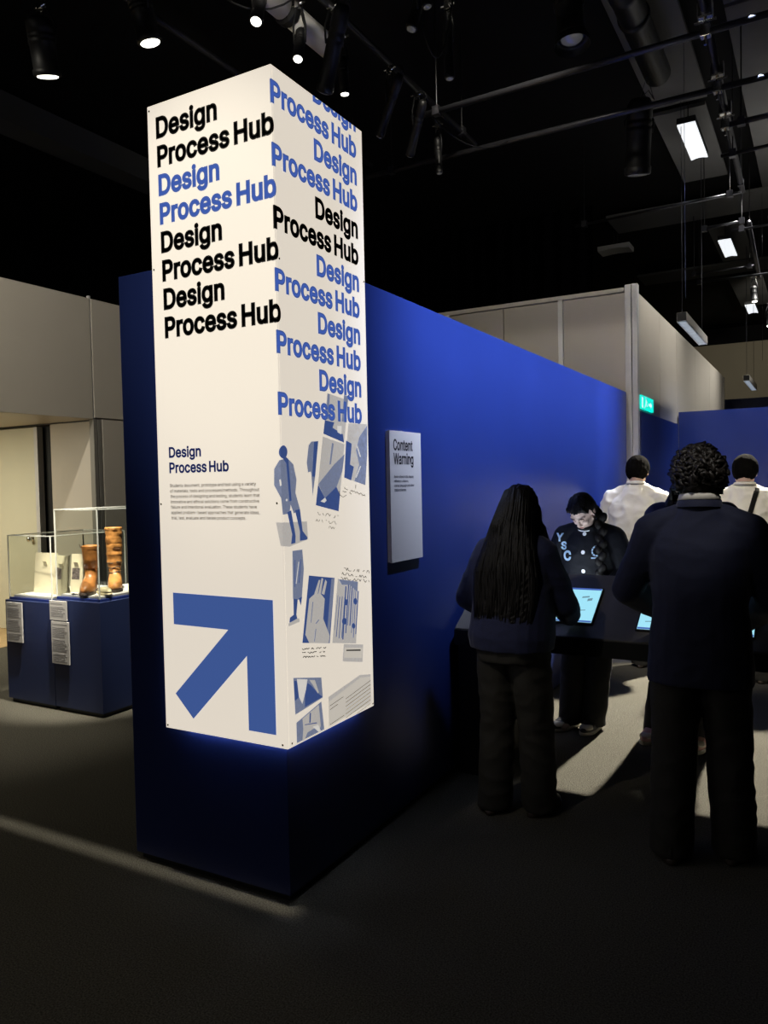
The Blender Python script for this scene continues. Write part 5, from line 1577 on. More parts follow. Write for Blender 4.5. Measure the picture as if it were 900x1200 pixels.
def skin_body(F, arms, fem=False, voxel=0.006):
    mb = MB()
    h = F.head
    M = F.Rh
    mb.ell(h((0, -0.014, 0.022)), (0.074, 0.095, 0.094), M)
    mb.ell(h((0, 0.018, -0.042)), (0.058, 0.068, 0.076), M)
    mb.ell(h((0, 0.048, -0.094)), (0.030, 0.030, 0.022), M)
    for s in (-1, 1):
        mb.cap(h((s * 0.050, 0.0, -0.060)), 0.018, h((s * 0.014, 0.056, -0.098)), 0.014)
        mb.ell(h((s * 0.036, 0.058, -0.036)), (0.020, 0.018, 0.020), M)
        mb.ell(h((s * 0.0765, -0.012, -0.012)), (0.010, 0.021, 0.033), M)
        mb.ell(h((s * 0.0815, -0.018, 0.004)), (0.008, 0.016, 0.020), M)
        mb.cap(h((s * 0.012, 0.074, 0.020)), 0.011, h((s * 0.048, 0.062, 0.020)), 0.010)
        mb.ell(h((s * 0.011, 0.092, -0.036)), (0.009, 0.010, 0.008), M)
    mb.cap(h((0, 0.080, 0.006)), 0.009, h((0, 0.098, -0.032)), 0.0115)
    mb.ell(h((0, 0.080, -0.060)), (0.024, 0.012, 0.0055), M)
    mb.ell(h((0, 0.078, -0.071)), (0.021, 0.012, 0.0065), M)
    mb.cap(F.up((0, -0.012, 1.38)), 0.064, h((0, -0.022, -0.075)), 0.052)
    sh = 0.165 if fem else 0.185
    mb.loft([F.ring(z, rx, ry, y0) for z, rx, ry, y0 in ((0.80, 0.15, 0.11, 0), (0.92, 0.165, 0.115, 0), (1.03, 0.140 if fem else 0.15, 0.098, 0.0), (1.15, 0.145, 0.10, 0.0), (1.28, 0.155, 0.105, 0), (1.38, 0.13, 0.085, -0.005), (1.43, 0.07, 0.06, -0.01))])
    for s in (-1, 1):
        mb.cap(F.up((s * 0.05, -0.01, 1.40)), 0.055, F.sh[s] - Vector((s * 0.02, 0, 0.0)), 0.055)
        el, wr, fd, pn, cu = arms[s]
        el, wr = Vector(el), Vector(wr)
        mb.cap(F.sh[s] - Vector((s * 0.01, 0, 0)), 0.052, el, 0.038)
        mid = el.lerp(wr, 0.35)
        mb.cap(el, 0.038, mid, 0.037)
        mb.cap(mid, 0.037, wr, 0.024)
        hand(mb, wr, fd, pn, s, cu)
        mb.cap(F.hipj[s], 0.088, F.knee[s], 0.055)
        calf = F.knee[s].lerp(F.feet[s], 0.32) - Vector((0, 0.012, 0))
        mb.cap(F.knee[s], 0.053, calf, 0.052)
        mb.cap(calf, 0.052, F.feet[s], 0.036)
        mb.cap(F.feet[s] + Vector((0, -0.03, -0.035)), 0.032, F.feet[s] + Vector((0, 0.12, -0.045)), 0.026)
    return remesh(mb, voxel, 2)


def folds(amp, fz=9.0, fx=16.0, seed=0.0):
    def fn(p):
        a = noise.noise((p[0] * fx + seed, p[1] * fx, p[2] * fz))
        b = noise.noise((p[0] * fx * 2.3, p[1] * fx * 2.3 + seed, p[2] * fz * 2.6))
        c = noise.noise((p[0] * 5 + p[2] * 11, p[1] * 5 + seed, p[2] * 6 - p[0] * 9))
        return amp * (0.55 * a + 0.15 * b + 0.7 * (1 - abs(c) * 2.2))
    return fn


def top_mesh(F, arms, rings, sl=(0.070, 0.058, 0.046), cuff=0.015, slope=1.44, amp=0.004, voxel=0.009, padded=0.0, seed=0.0, short=False, hood=None):
    mb = MB()
    mb.loft([F.ring(*r) for r in rings])
    for s in (-1, 1):
        el, wr = Vector(arms[s][0]), Vector(arms[s][1])
        mb.cap(F.up((s * 0.062, -0.012, slope - 0.008)), 0.052, F.sh[s] + Vector((s * 0.004, 0, 0.002 + padded)), sl[0] * 0.92)
        mb.cap(F.sh[s] + Vector((s * 0.002, 0, -0.01)), sl[0], el, sl[1])
        end = el.lerp(wr, 0.35) if short else wr - (wr - el).normalized() * cuff
        mb.cap(el, sl[1], el.lerp(end, 0.5), (sl[1] + sl[2]) / 2 + 0.003)
        mb.cyl(el.lerp(end, 0.45), end, (sl[1] + sl[2]) / 2 + 0.004, sl[2], 18)
        chest = F.up((s * 0.11, 0, 1.28))
        mb.cap(chest, 0.09, F.sh[s] + Vector((0, 0, -0.05)), 0.062)
    if hood:
        hood(mb)
    return remesh(mb, voxel, 4, folds(amp, seed=seed))


def trouser_mesh(F, waist=(0.158, 0.120), thigh=0.098, knee=0.082, hem=0.088, hemz=0.03, amp=0.006, voxel=0.009, seed=0.0):
    mb = MB()
    mb.loft([F.ring(z, rx, ry) for z, rx, ry in ((0.80, waist[0] * 1.0, waist[1] * 1.0), (0.88, waist[0] * 1.12, waist[1] * 1.1), (0.97, waist[0] * 1.04, waist[1] * 1.02), (1.05, waist[0] * 0.95, waist[1] * 0.93))])
    for s in (-1, 1):
        rings = []
        for f in np.linspace(0, 1, 12):
            if f < 0.5:
                c = F.hipj[s].lerp(F.knee[s], f * 2)
                r = thigh + (knee - thigh) * f * 2
            else:
                c = F.knee[s].lerp(F.feet[s], (f - 0.5) * 2)
                r = knee + (hem - knee) * (f - 0.5) * 2
            z = 0.90 + (hemz - 0.90) * f
            ry = r * (1.02 if f < 0.5 else 1.0 + 0.12 * (f - 0.5))
            rings.append([(c.x + r * math.cos(a), c.y + ry * math.sin(a), z) for a in np.linspace(0, 2 * math.pi, 25)[:-1]])
        mb.loft(rings)
    return remesh(mb, voxel, 4, folds(amp, fz=7, fx=10, seed=seed))


def footring(cy, hl, hw, z, s=1, n=26):
    out = []
    for j in range(n):
        a = 2 * math.pi * j / n
        y = math.cos(a)
        w = 1.0 + 0.20 * max(y, -0.2) - 0.12 * math.exp(-((y + 0.2) / 0.35) ** 2)
        out.append((hw * math.sin(a) * w + s * 0.006 * y, cy + hl * y, z))
    return out


def shoe(par, F, s, yaw, kind, upper_m, sole_m, toe_m=None, lace_m=None):
    k = F.k
    f = F.feet[s]
    o = obj('shoe', MB().loft([footring(0.045, 0.137, 0.047, 0.024), footring(0.045, 0.138, 0.048, 0.036), footring(0.040, 0.132, 0.047, 0.050), footring(0.025, 0.112, 0.044, 0.066), footring(0.002, 0.084, 0.041, 0.082), footring(-0.022, 0.058, 0.039, 0.098), footring(-0.030, 0.050, 0.038, 0.112)]), upper_m, par, True)
    o.location = (f.x * k, f.y * k, 0)
    o.scale = (k, k, k)
    o.rotation_euler = (0, 0, yaw)
    obj('sole', MB().loft([footring(0.045, 0.139, 0.048, 0.0), footring(0.045, 0.145, 0.052, 0.006), footring(0.045, 0.145, 0.0515, 0.020), footring(0.045, 0.141, 0.049, 0.0245)]), sole_m, o, True)
    if toe_m:
        obj('toe_cap', MB().loft([footring(0.112, 0.062, 0.0455, 0.0400), footring(0.110, 0.060, 0.0440, 0.0520), footring(0.104, 0.052, 0.037, 0.0620), footring(0.100, 0.036, 0.024, 0.0670), footring(0.096, 0.012, 0.008, 0.0685)]), toe_m, o, True)
        m = MB()
        m.loft([footring(-0.082, 0.024, 0.042, 0.045), footring(-0.082, 0.024, 0.040, 0.085)])
        obj('heel_patch', m, toe_m, o, True)
    if lace_m:
        for i in range(4):
            y = 0.060 - i * 0.020
            z = 0.0735 + i * 0.0105
            obj('lace', MB().tube([(-0.026, y - 0.002, z - 0.008), (-0.012, y + 0.004, z + 0.001), (0.012, y + 0.004, z + 0.001), (0.026, y - 0.002, z - 0.008)], 0.0035, 6), lace_m, o, True)
    return o


def scaled(me, k):
    me.transform(Matrix.Scale(k, 4))
    return me


def eyes(F, par, lids=False):
    for s in (-1, 1):
        mb = MB()
        mb.ell(F.head((s * 0.031, 0.0685, -0.004)), (0.0105, 0.0105, 0.0085), F.Rh, 12, 8)
        obj('eye', scaled(mb.mesh('eye'), F.k), EYE, par, True)


def cap_hair(F, voxel=0.006, grow=0.010, low=-0.05, extra=None, fringe=0.055, amp=0.003, seed=0.0, groove=90, part=False):
    """hair close to the skull, cut away from the face"""
    mb = MB()
    h, M = F.head, F.Rh
    mb.ell(h((0, -0.020, 0.026)), (0.076 + grow, 0.094 + grow, 0.090 + grow), M, 24, 16)
    mb.ell(h((0, -0.040, -0.010)), (0.071 + grow, 0.070 + grow, 0.075 + grow * 0.8), M, 24, 14)
    if extra:
        extra(mb)

    def fn(p):
        q = F.Rh.inverted() @ (Vector(p) - F.head((0, 0, 0)))
        a = math.atan2(q.x, -q.y)
        if part and q.z > 0.02 and abs(q.x - 0.012) < 0.012 and q.y > -0.06:
            return -0.007 * math.exp(-((q.x - 0.012) / 0.004) ** 2)
        return amp * (math.sin(a * groove + 5 * noise.noise((q.x * 20, q.y * 20, q.z * 9 + seed))) * 0.35 + 1.2 * noise.noise((q.x * 45, q.y * 45, q.z * 14 + seed)))
    me = remesh(mb, voxel, 2, fn)
    bm = bmesh.new()
    bm.from_mesh(me)
    inv = F.Rh.inverted()
    c0 = F.head((0, 0, 0))
    kill = []
    for v in bm.verts:
        q = inv @ (v.co - c0)
        if q.y > 0.012 and q.z < fringe - 0.9 * max(0.0, abs(q.x) - 0.055):
            if abs(q.x) < 0.095 and q.z > -0.14:
                kill.append(v)
        elif q.z < low and q.y > -0.02 and extra is None:
            kill.append(v)
        elif q.z < -0.092 and extra is None:
            kill.append(v)
    bmesh.ops.delete(bm, geom=kill, context='VERTS')
    bm.to_mesh(me)
    bm.free()
    return me


def decal_on(F, bvh, polys, m, name, par, lift=0.004):
    """flat shapes (x, z) laid on the front of a garment"""
    bm = bmesh.new()
    for p in polys:
        vs = []
        for x, z in p:
            hit, nrm, _, _ = bvh.ray_cast(Vector((x, 1.0, z)), Vector((0, -1, 0)))
            if hit is None:
                vs = None
                break
            vs.append(bm.verts.new(hit + Vector((0, lift, 0))))
        if vs:
            bm.faces.new(vs)
    me = bpy.data.meshes.new(name)
    bm.to_mesh(me)
    bm.free()
    return obj(name, me, m, par, fix=False)


def disc(x, z, r, n=14):
    return [(x + r * math.cos(2 * math.pi * i / n), z + r * math.sin(2 * math.pi * i / n)) for i in range(n)]


def collar_mesh(F, z=1.445, rx=0.066, ry=0.066, h=0.035, t=0.004, y0=-0.012, open_front=False):
    mb = MB()
    n = 32
    rings = []
    for (dz, g) in ((0, 0.004), (h, -0.002), (h + 0.003, -0.004), (h - 0.004, 0.012), (h * 0.35, 0.018), (h * 0.30, 0.014)):
        rings.append([F.up(((rx + g) * math.cos(2 * math.pi * j / n), y0 + (ry + g) * math.sin(2 * math.pi * j / n), z + dz + (0.012 if math.sin(2 * math.pi * j / n) < 0 else -0.012 * math.sin(2 * math.pi * j / n)))) for j in range(n)])
    mb.loft(rings, False, False)
    return mb


# ---- 1 the man in the navy blazer, nearest, seen from behind
def man_blazer():
    H = 1.68
    k = H / 1.70
    t = thing('person', 'curly-haired person in a navy blazer seen from behind at the table', 'person', (1.295, 1.09, 0), R(6), 'visitors')
    F = Fig(k, lean=R(5), head_pitch=R(24), head_yaw=R(6), sw=0.186, feet=((-0.115, -0.05), (0.13, 0.03)), shrug=-0.04)
    arms = {-1: ((-0.295, 0.07, 1.10), (-0.155, 0.37, 0.96), (0.25, 0.9, 0.35), (0.0, 0.4, -1), 0.2),
            1: ((0.275, 0.055, 1.075), (0.16, 0.355, 0.93), (-0.25, 0.9, 0.35), (0.0, 0.4, -1), 0.2)}
    obj('body', scaled(skin_body(F, arms), k), SKIN, t, True)
    eyes(F, t)
    rings = ((0.735, 0.208, 0.142, 0.0), (0.80, 0.206, 0.142, 0), (0.93, 0.196, 0.138, 0), (1.05, 0.184, 0.13, 0), (1.18, 0.196, 0.132, 0), (1.28, 0.205, 0.128, 0), (1.355, 0.185, 0.105, -0.005), (1.405, 0.125, 0.085, -0.012), (1.455, 0.078, 0.075, -0.014))
    me = top_mesh(F, arms, rings, (0.077, 0.066, 0.055), 0.02, 1.435, 0.0035, 0.008, 0.006, 3.0)
    jk = obj('blazer', scaled(me, k), NAVYSUIT, t, True)
    # back vent and rolled collar of the blazer
    m = MB()
    m.loft([[F.up((0.082 * math.cos(a), -0.014 + 0.080 * math.sin(a), z + (0.016 if math.sin(a) < 0 else 0.0))) for a in np.linspace(0, 2 * math.pi, 33)[:-1]] for z in (1.438, 1.470)], False, False)
    m.loft([[F.up(((0.082 + g) * math.cos(a), -0.014 + (0.080 + g) * math.sin(a), z + (0.016 if math.sin(a) < 0 else 0.0))) for a in np.linspace(0, 2 * math.pi, 33)[:-1]] for z, g in ((1.470, 0.0), (1.466, 0.006), (1.440, 0.012))], False, False)
    obj('blazer_collar', scaled(m.mesh('blazer_collar'), k), NAVYSUIT, t, True)
    obj('shirt_collar', scaled(collar_mesh(F, 1.462, 0.068, 0.068, 0.040).mesh('shirt_collar'), k), SHIRT, t, True)
    obj('trousers', scaled(trouser_mesh(F, (0.165, 0.125), 0.104, 0.090, 0.086, 0.02, 0.007, seed=2.0), k), GREYTROUSER, t, True)
    for s in (-1, 1):
        shoe(t, F, s, -s * R(8), 'oxford', SNEAKB, SOLE)
    # curls
    random.seed(21)
    mb = MB()
    h, M = F.head, F.Rh
    base = cap_hair(F, 0.008, 0.016, low=-0.085, fringe=0.045, amp=0.004)
    me0 = base
    hair = MB()
    hair.v = [tuple(v.co) for v in me0.vertices]
    hair.f = [tuple(p.vertices) for p in me0.polygons]
    bpy.data.meshes.remove(me0)
    n = 0
    while n < 420:
        u = Vector((random.gauss(0, 1), random.gauss(0, 1), random.gauss(0, 1))).normalized()
        if u.z < -0.62 or (u.y > 0.35 and u.z < 0.35):
            continue
        c = Vector((u.x * 0.092, -0.022 + u.y * 0.108, 0.018 + u.z * 0.108))
        if u.z < 0:
            c.y -= 0.012
        rr = random.uniform(0.006, 0.011)
        R0 = random.uniform(0.011, 0.022)
        ax = Vector((random.gauss(0, 1), random.gauss(0, 1), random.gauss(0, 1))).normalized()
        d, a, b = hair.frame(ax)
        turns = random.uniform(0.7, 1.5)
        pts, rad = [], []
        for i in range(9):
            f = i / 8
            th = 2 * math.pi * turns * f
            pts.append(h(c + (a * math.cos(th) + b * math.sin(th)) * R0 + d * (f - 0.5) * 0.018 + u * random.uniform(-0.003, 0.008)))
            rad.append(rr * (0.45 + 0.55 * math.sin(math.pi * (0.15 + 0.7 * f))))
        hair.tube(pts, rad, 6)
        n += 1
    me = hair.mesh('hair')
    obj('hair', scaled(me, k), CURLS, t, True)


# ---- 2 the long-haired visitor
def woman_long():
    H = 1.55
    k = H / 1.70
    t = thing('person', 'long-haired person in a navy jumper seen from behind, touching a tablet', 'person', (0.462, 1.15, 0), R(-4), 'visitors')
    F = Fig(k, lean=R(9), head_pitch=R(28), head_yaw=R(-8), sw=0.150, feet=((-0.10, -0.02), (0.115, 0.06)), shrug=-0.045)
    arms = {-1: ((-0.265, 0.04, 1.10), (-0.235, 0.33, 0.955), (0.15, 0.9, 0.35), (0, 0.4, -1), 0.2),
            1: ((0.235, 0.13, 1.08), (0.165, 0.395, 0.975), (-0.2, 0.85, 0.38), (0, 0.4, -1), 0.15)}
    obj('body', scaled(skin_body(F, arms, True), k), SKIN, t, True)
    eyes(F, t)
    rings = ((0.86, 0.215, 0.16, -0.005), (0.93, 0.225, 0.165, -0.005), (1.05, 0.215, 0.155, 0), (1.17, 0.21, 0.15, 0.004), (1.27, 0.195, 0.142, 0.004), (1.345, 0.160, 0.11, -0.005), (1.40, 0.105, 0.085, -0.012), (1.45, 0.075, 0.075, -0.014))
    obj('jumper', scaled(top_mesh(F, arms, rings, (0.080, 0.070, 0.056), 0.0, 1.425, 0.005, 0.008, 0.0, 7.0), k), NAVY, t, True)
    m = MB()
    for s in (-1, 1):
        el, wr = Vector(arms[s][0]), Vector(arms[s][1])
        e = wr + (wr - el).normalized() * 0.012
        obj('cuff', scaled(MB().prof(wr - (wr - el).normalized() * 0.035, e, [(0, 0.048), (0.1, 0.051), (0.9, 0.047), (1, 0.040)], 20).mesh('cuff'), k), NAVY, t, True)
    obj('trousers', scaled(trouser_mesh(F, (0.172, 0.135), 0.106, 0.090, 0.088, 0.02, 0.007, seed=5.0), k), GREYTROUSER, t, True)
    for s in (-1, 1):
        shoe(t, F, s, -s * R(7), 'plain', SNEAKB, SOLE)
    random.seed(8)
    h = F.head

    def curtain(f, a, g):
        z = 1.60 - f * 0.62
        rx = (0.086 + 0.085 * min(1.0, f * 1.7) - 0.035 * max(0, f - 0.7)) * g
        ry = (0.100 - 0.050 * min(1.0, f * 1.5)) * g
        yb = -0.050 - 0.072 * min(1.0, f * 1.7) + 0.03 * max(0.0, f - 0.6)
        low = F.up((rx * math.cos(a), yb + ry * math.sin(a) + 0.02 * (math.cos(a) ** 2) * (1 - f), z))
        w = min(1.0, f / 0.42)
        w = w * w * (3 - 2 * w)
        high = h((rx * math.cos(a), -0.025 + ry * math.sin(a), 0.06 - f * 0.45))
        return high.lerp(low, w)

    def extra(mb):
        # curtain of hair from the crown over the back down to the waist
        mb.loft([[curtain(f, a, 1.0) for a in np.linspace(0, 2 * math.pi, 33)[:-1]] for f in np.linspace(0, 1, 18)])
        for s in (-1, 1):
            mb.tube([h((s * 0.062, 0.03, 0.03)), h((s * 0.088, 0.03, -0.05)), F.up((s * 0.118, 0.06, 1.40)), F.up((s * 0.145, 0.105, 1.28)), F.up((s * 0.135, 0.13, 1.16))], [0.03, 0.034, 0.042, 0.042, 0.02], 14)
    me = cap_hair(F, 0.007, 0.013, extra=extra, fringe=0.05, amp=0.006, groove=70, seed=2)
    hair = MB()
    hair.v = [tuple(v.co) for v in me.vertices]
    hair.f = [tuple(p.vertices) for p in me.polygons]
    for i in range(120):
        a = random.uniform(math.pi * 1.0, math.pi * 2.0)
        pts, rad = [], []
        ph = random.uniform(0, 6)
        end = random.uniform(0.9, 1.06)
        for j in range(9):
            f = j / 8 * end
            pts.append(curtain(f, a + 0.05 * math.sin(ph + f * 5), 1.015))
            rad.append(0.0065 * (1 - 0.75 * f ** 2))
        hair.tube(pts, rad, 5)
    obj('hair', scaled(hair.mesh('hair'), k), HAIR, t, True)


# ---- 3 the girl in the letter jacket, facing us, looking down
def girl_jacket():
    H = 1.51
    k = H / 1.70
    t = thing('person', 'braided person in a black letter jacket looking down behind the table', 'person', (0.485, 2.55, 0), R(180 - 6), 'visitors')
    F = Fig(k, lean=R(10), head_pitch=R(50), head_yaw=R(-10), sw=0.172, feet=((0.0, 0.02), (0.165, 0.05)), shrug=-0.03)
    arms = {-1: ((-0.275, 0.08, 1.12), (-0.16, 0.30, 0.99), (0.4, 0.8, 0.3), (0.0, 0.4, -1), 0.2),
            1: ((0.275, 0.09, 1.12), (0.17, 0.30, 0.99), (-0.4, 0.8, 0.3), (0.0, 0.4, -1), 0.2)}
    obj('body', scaled(skin_body(F, arms, True, 0.005), k), SKINPALE, t, True)
    eyes(F, t)
    # closed lids, brows and lips
    for s in (-1, 1):
        mb = MB()
        mb.ell(F.head((s * 0.031, 0.070, 0.000)), (0.0125, 0.0105, 0.0085), F.Rh, 14, 8)
        obj('eyelid', scaled(mb.mesh('eyelid'), k), SKINPALE, t, True)
        mb = MB()
        mb.tube([F.head((s * 0.014, 0.086, 0.020)), F.head((s * 0.032, 0.084, 0.026)), F.head((s * 0.050, 0.072, 0.019))], [0.0022, 0.003, 0.0015], 6)
        obj('eyebrow', scaled(mb.mesh('eyebrow'), k), HAIR, t, True)
    mb = MB()
    mb.ell(F.head((0, 0.0885, -0.0615)), (0.019, 0.005, 0.004), F.Rh, 14, 8)
    obj('lips', scaled(mb.mesh('lips'), k), mat('lips', (0.50, 0.20, 0.18), 0.45), t, True)
    rings = ((0.88, 0.175, 0.135, 0.0), (0.95, 0.205, 0.155, 0), (1.06, 0.212, 0.158, 0), (1.18, 0.208, 0.15, 0.0), (1.28, 0.20, 0.14, 0.0), (1.36, 0.170, 0.11, -0.005), (1.415, 0.11, 0.085, -0.012), (1.455, 0.078, 0.078, -0.012))
    me = scaled(top_mesh(F, arms, rings, (0.088, 0.080, 0.060), 0.0, 1.44, 0.005, 0.008, 0.0, 11.0), k)
    jk = obj('letter_jacket', me, mat('black_jacket', (0.004, 0.005, 0.009), 0.7, var=0.2, vscale=30, bump=0.15, bscale=200, spec=0.25), t, True)
    bm = bmesh.new()
    bm.from_mesh(me)
    bvh = BVHTree.FromBMesh(bm)
    bm.free()
    # stand collar with white stripe, snaps, chest letters, crest
    for z, g, m_ in ((1.440, 0.004, BLACKCLOTH), (1.452, 0.0055, SNAP), (1.459, 0.004, BLACKCLOTH)):
        mb = MB()
        mb.loft([[F.up(((0.080 + g) * math.cos(a), -0.010 + (0.082 + g) * math.sin(a), zz - 0.026 * math.sin(a))) for a in np.linspace(0, 2 * math.pi, 33)[:-1]] for zz in (z, z + (0.0065 if m_ is SNAP else 0.011))], False, False)
        obj('knit_collar', scaled(mb.mesh('knit_collar'), k), m_, t, True)
    for z in (1.235, 1.125, 1.01, 0.90):
        o = decal_on(F, bvh, [disc(-0.004, z, 0.012)], SNAP, 'snap_button', t, 0.005)
    for ch, x, z, sz in (('Y', 0.158, 1.185, 0.052), ('S', 0.130, 1.135, 0.050), ('C', 0.100, 1.070, 0.062)):
        pol = text2d(ch, 0, z, None, sz, bold=34)
        xs = [a for p in pol for a, b in p]
        mid = (min(xs) + max(xs)) / 2
        decal_on(F, bvh, [[(x - (a - mid), b) for a, b in p] for p in pol], PATCH, 'chenille_letter', t, 0.005)
    ring_ = []
    for i in range(10):
        a0, a1 = 2 * math.pi * i / 10, 2 * math.pi * (i + 0.8) / 10
        ring_.append([(-0.085 + 0.030 * math.cos(a), 1.135 + 0.034 * math.sin(a)) for a in (a0, a1)] + [(-0.085 + 0.021 * math.cos(a), 1.135 + 0.024 * math.sin(a)) for a in (a1, a0)])
    ring_ += [disc(-0.085, 1.14, 0.009), [(-0.115, 1.088), (-0.055, 1.088), (-0.055, 1.097), (-0.115, 1.097)]]
    decal_on(F, bvh, ring_, PATCH, 'chest_crest', t, 0.005)
    # white patch on the left sleeve
    mb = MB()
    el = Vector(arms[-1][0])
    mb.obox(F.sh[-1].lerp(el, 0.45) + Vector((-0.082, 0.012, 0)), (0.002, 0, 0), (0, 0.022, 0), (0.006, 0, 0.028))
    obj('sleeve_patch', scaled(mb.mesh('sleeve_patch'), k), SNAP, t)
    obj('trousers', scaled(trouser_mesh(F, (0.16, 0.12), 0.100, 0.088, 0.080, 0.035, 0.006, seed=9.0), k), BLACKCLOTH, t, True)
    shoe(t, F, -1, R(-2), 'sneaker', SNEAKB, SNEAKW, SNEAKW, GREYTROUSER)
    shoe(t, F, 1, R(-16), 'sneaker', SNEAKB, SNEAKW, SNEAKW, GREYTROUSER)
    h = F.head

    def extra(mb):
        for s in (-1, 1):
            mb.tube([h((s * 0.045, 0.040, 0.085)), h((s * 0.066, 0.036, 0.040)), h((s * 0.074, 0.012, -0.015)), h((s * 0.072, -0.02, -0.06)), h((s * 0.05, -0.055, -0.085))], [0.022, 0.022, 0.020, 0.022, 0.02], 12)
        mb.tube([h((0.04, -0.075, -0.06)), h((-0.03, -0.085, -0.085)), h((-0.078, -0.04, -0.09))], [0.035, 0.04, 0.032], 12)
    hm = cap_hair(F, 0.006, extra=extra, fringe=0.066, amp=0.003, groove=60, seed=4, part=True, grow=0.014)
    obj('hair', scaled(hm, k), HAIR, t, True)
    # braid over her left shoulder
    mb = MB()
    path = [h((-0.095, -0.02, -0.09)), F.up((-0.118, 0.075, 1.385)), F.up((-0.128, 0.135, 1.29)), F.up((-0.130, 0.165, 1.18)), F.up((-0.126, 0.175, 1.08)), F.up((-0.118, 0.172, 0.99))]
    n = 15
    for i in range(n):
        f = i / (n - 1) * (len(path) - 1)
        a = int(min(f, len(path) - 2))
        p = path[a].lerp(path[a + 1], f - a)
        r = 0.037 * (1 - 0.3 * i / n)
        sg = 1 if i % 2 else -1
        mb.ell(p + Vector((sg * 0.011, 0.002, 0)), (r * 0.86, r * 0.8, r * 1.15), Matrix.Rotation(sg * 0.6, 3, 'Y'), 12, 8)
    mb.cap(path[-1], 0.012, path[-1] + Vector((0.004, 0.0, -0.07)), 0.004)
    obj('braid', scaled(remesh(mb, 0.005, 1), k), HAIR, t, True)


# ---- 4 the visitor hidden behind the blazer
def hidden_visitor():
    H = 1.64
    k = H / 1.70
    t = thing('person', 'dark-haired person in black and pink sneakers hidden behind the blazer', 'person', (1.07, 2.56, 0), R(180), 'visitors')
    F = Fig(k, lean=R(8), head_pitch=R(25), sw=0.185, feet=((-0.03, 0.06), (0.22, 0.03)))
    arms = {-1: ((-0.285, 0.06, 1.10), (-0.18, 0.28, 0.93), (0.4, 0.8, 0.35), (0, 0.4, -1), 0.2),
            1: ((0.285, 0.06, 1.10), (0.18, 0.28, 0.93), (-0.4, 0.8, 0.35), (0, 0.4, -1), 0.2)}
    obj('body', scaled(skin_body(F, arms, True, 0.007), k), SKIN, t, True)
    eyes(F, t)
    rings = ((0.84, 0.20, 0.15, 0.0), (0.95, 0.205, 0.15, 0), (1.06, 0.20, 0.145, 0), (1.18, 0.205, 0.145, 0.0), (1.30, 0.21, 0.14, 0.0), (1.385, 0.185, 0.11, -0.005), (1.43, 0.115, 0.085, -0.012), (1.46, 0.075, 0.075, -0.012))
    obj('sweater', scaled(top_mesh(F, arms, rings, (0.088, 0.078, 0.058), 0.0, 1.44, 0.005, 0.010, 0.0, 13.0), k), NAVY, t, True)
    obj('trousers', scaled(trouser_mesh(F, (0.16, 0.12), 0.100, 0.085, 0.080, 0.05, 0.006, 0.010, seed=4.0), k), BLACKCLOTH, t, True)
    shoe(t, F, -1, R(6), 'sneaker', SNEAKP, SNEAKW, SNEAKW, SNEAKW)
    shoe(t, F, 1, R(-12), 'sneaker', SNEAKP, SNEAKW, SNEAKW, SNEAKW)
    h = F.head

    def extra(mb):
        for s in (-1, 1):
            mb.tube([h((s * 0.03, 0.05, 0.09)), h((s * 0.082, 0.02, 0.0)), h((s * 0.10, -0.01, -0.09)), F.up((s * 0.135, 0.05, 1.39)), F.up((s * 0.14, 0.11, 1.27)), F.up((s * 0.125, 0.125, 1.16))], [0.02, 0.03, 0.04, 0.045, 0.04, 0.02], 12)
        mb.tube([h((0, -0.1, -0.02)), F.up((0, -0.11, 1.40)), F.up((0, -0.13, 1.2))], [0.08, 0.10, 0.08], 14)
    obj('hair', scaled(cap_hair(F, 0.008, 0.012, extra=extra, fringe=0.055, amp=0.004, seed=6), k), HAIR, t, True)


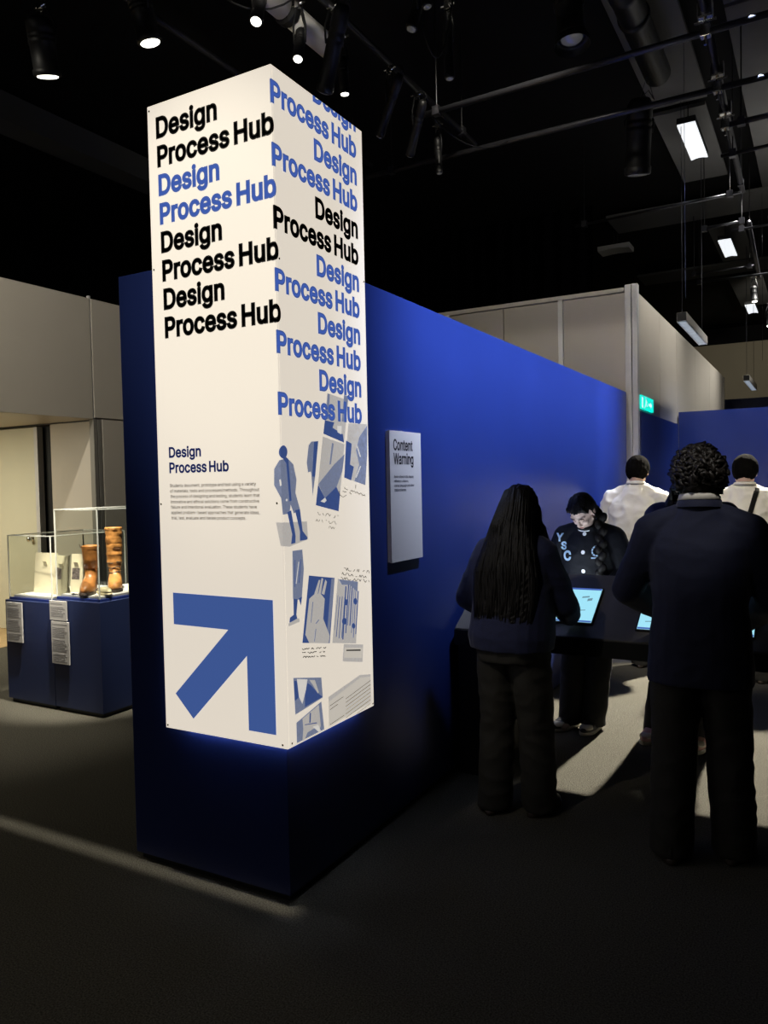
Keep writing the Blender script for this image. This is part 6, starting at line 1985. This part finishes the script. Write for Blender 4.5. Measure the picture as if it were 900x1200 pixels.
# ---- 5, 6 the visitors in white shirts, farther back
def shirt_visitor(label, loc, rot, H, wide, pitch, yaw, strap, seed, hair_low, feet=((-0.12, 0.0), (0.12, 0.02))):
    k = H / 1.70
    t = thing('person', label, 'person', loc, rot, 'visitors')
    F = Fig(k, lean=R(4), head_pitch=pitch, head_yaw=yaw, sw=0.186 * wide, feet=feet, shrug=-0.05)
    arms = {-1: ((-0.250 * wide, 0.03, 1.11), (-0.20, 0.24, 0.98), (0.4, 0.85, 0.1), (0, 0.3, -1), 0.4),
            1: ((0.275 * wide, 0.03, 1.11), (0.20, 0.24, 0.98), (-0.4, 0.85, 0.1), (0, 0.3, -1), 0.4)}
    obj('body', scaled(skin_body(F, arms, False, 0.007), k), SKIN, t, True)
    eyes(F, t)
    w = wide
    rings = ((0.80, 0.205 * w, 0.15, 0.0), (0.92, 0.205 * w, 0.155, 0), (1.05, 0.195 * w, 0.15, 0), (1.18, 0.20 * w, 0.145, 0.0), (1.27, 0.205 * w, 0.138, 0.0), (1.345, 0.170 * w, 0.11, -0.005), (1.405, 0.112, 0.085, -0.012), (1.460, 0.074, 0.074, -0.012))
    me = scaled(top_mesh(F, arms, rings, (0.080, 0.074, 0.066), 0.0, 1.435, 0.014, 0.009, 0.0, seed, short=True), k)
    obj('shirt', me, SHIRT, t, True)
    obj('shirt_collar', scaled(collar_mesh(F, 1.448, 0.064, 0.064, 0.034).mesh('shirt_collar'), k), SHIRT, t, True)
    obj('trousers', scaled(trouser_mesh(F, (0.165, 0.125), 0.102, 0.09, 0.088, 0.02, 0.006, 0.010, seed=seed), k), GREYTROUSER, t, True)
    for s in (-1, 1):
        shoe(t, F, s, -s * R(8), 'plain', SNEAKB, SOLE)
    obj('hair', scaled(cap_hair(F, 0.007, 0.018, low=hair_low, fringe=0.05, amp=0.003, seed=seed), k), SHORTHAIR, t, True)
    if strap:
        bm = bmesh.new()
        bm.from_mesh(me)
        bvh = BVHTree.FromBMesh(bm)
        bm.free()
        mb = MB()
        pts = []
        for f in np.linspace(0, 1, 26):
            x, z = 0.085 * k - 0.15 * f, (1.45 - 0.55 * f) * k
            hit = bvh.ray_cast(Vector((x, -1, z)), Vector((0, 1, 0)))[0]
            if hit:
                pts.append(hit + Vector((0, -0.005, 0)))
        rings_ = []
        for p in pts:
            a = Vector((0.96, 0, -0.26))
            rings_.append([p - a * 0.017, p + a * 0.017, p + a * 0.017 + Vector((0, -0.004, 0)), p - a * 0.017 + Vector((0, -0.004, 0))])
        mb.loft(rings_)
        obj('bag_strap', mb, STRAP, t)
        bag = MB()
        bag.obox(Vector((-0.235, -0.02, 0.86)), (0.045, 0, 0), (0, 0.11, 0), (0, 0, 0.09))
        obj('bag', bag, STRAP, t, bevel=0.02)


man_blazer()
woman_long()
girl_jacket()
hidden_visitor()
shirt_visitor('person in a white shirt near the white corner post, back turned', (0.37, 4.38, 0), R(-8), 1.755, 1.08, R(30), R(6), False, 17.0, -0.06, ((0.05, 0.0), (0.25, 0.04)))
shirt_visitor('person in a white shirt with a black bag strap, back turned', (1.215, 4.2, 0), R(4), 1.73, 1.0, R(32), R(-4), True, 23.0, -0.035)

# ================================================================== tidy: separate pieces become parts of their own
SPLIT = {'running_man', 'menu_bar', 'screen_drawing', 'wire', 'drop_rod', 'clamp', 'hanger', 'rim', 'bolt'}
STUFF = {'caption_lines', 'paragraph', 'handwriting'}


def islands(me):
    n = len(me.vertices)
    par = list(range(n))

    def find(i):
        while par[i] != i:
            par[i] = par[par[i]]
            i = par[i]
        return i
    for e in me.edges:
        a, b = find(e.vertices[0]), find(e.vertices[1])
        if a != b:
            par[a] = b
    g = {}
    for p in me.polygons:
        g.setdefault(find(p.vertices[0]), []).append(p.index)
    return list(g.values())


for o in list(bpy.data.objects):
    if o.type != 'MESH':
        continue
    base = o.name.split('.')[0]
    if base in STUFF:
        o['kind'] = 'stuff'
    if base in SPLIT:
        isl = islands(o.data)
        if len(isl) < 2:
            continue
        me = o.data
        for idx in isl:
            used, vs, fs = {}, [], []
            for pi in idx:
                f = []
                for v in me.polygons[pi].vertices:
                    if v not in used:
                        used[v] = len(vs)
                        vs.append(tuple(me.vertices[v].co))
                    f.append(used[v])
                fs.append(tuple(f))
            nm = bpy.data.meshes.new(base)
            nm.from_pydata(vs, [], fs)
            nm.update()
            nm.materials.append(me.materials[0])
            c = bpy.data.objects.new(base, nm)
            COL.objects.link(c)
            c.parent = o.parent
        bpy.data.objects.remove(o)
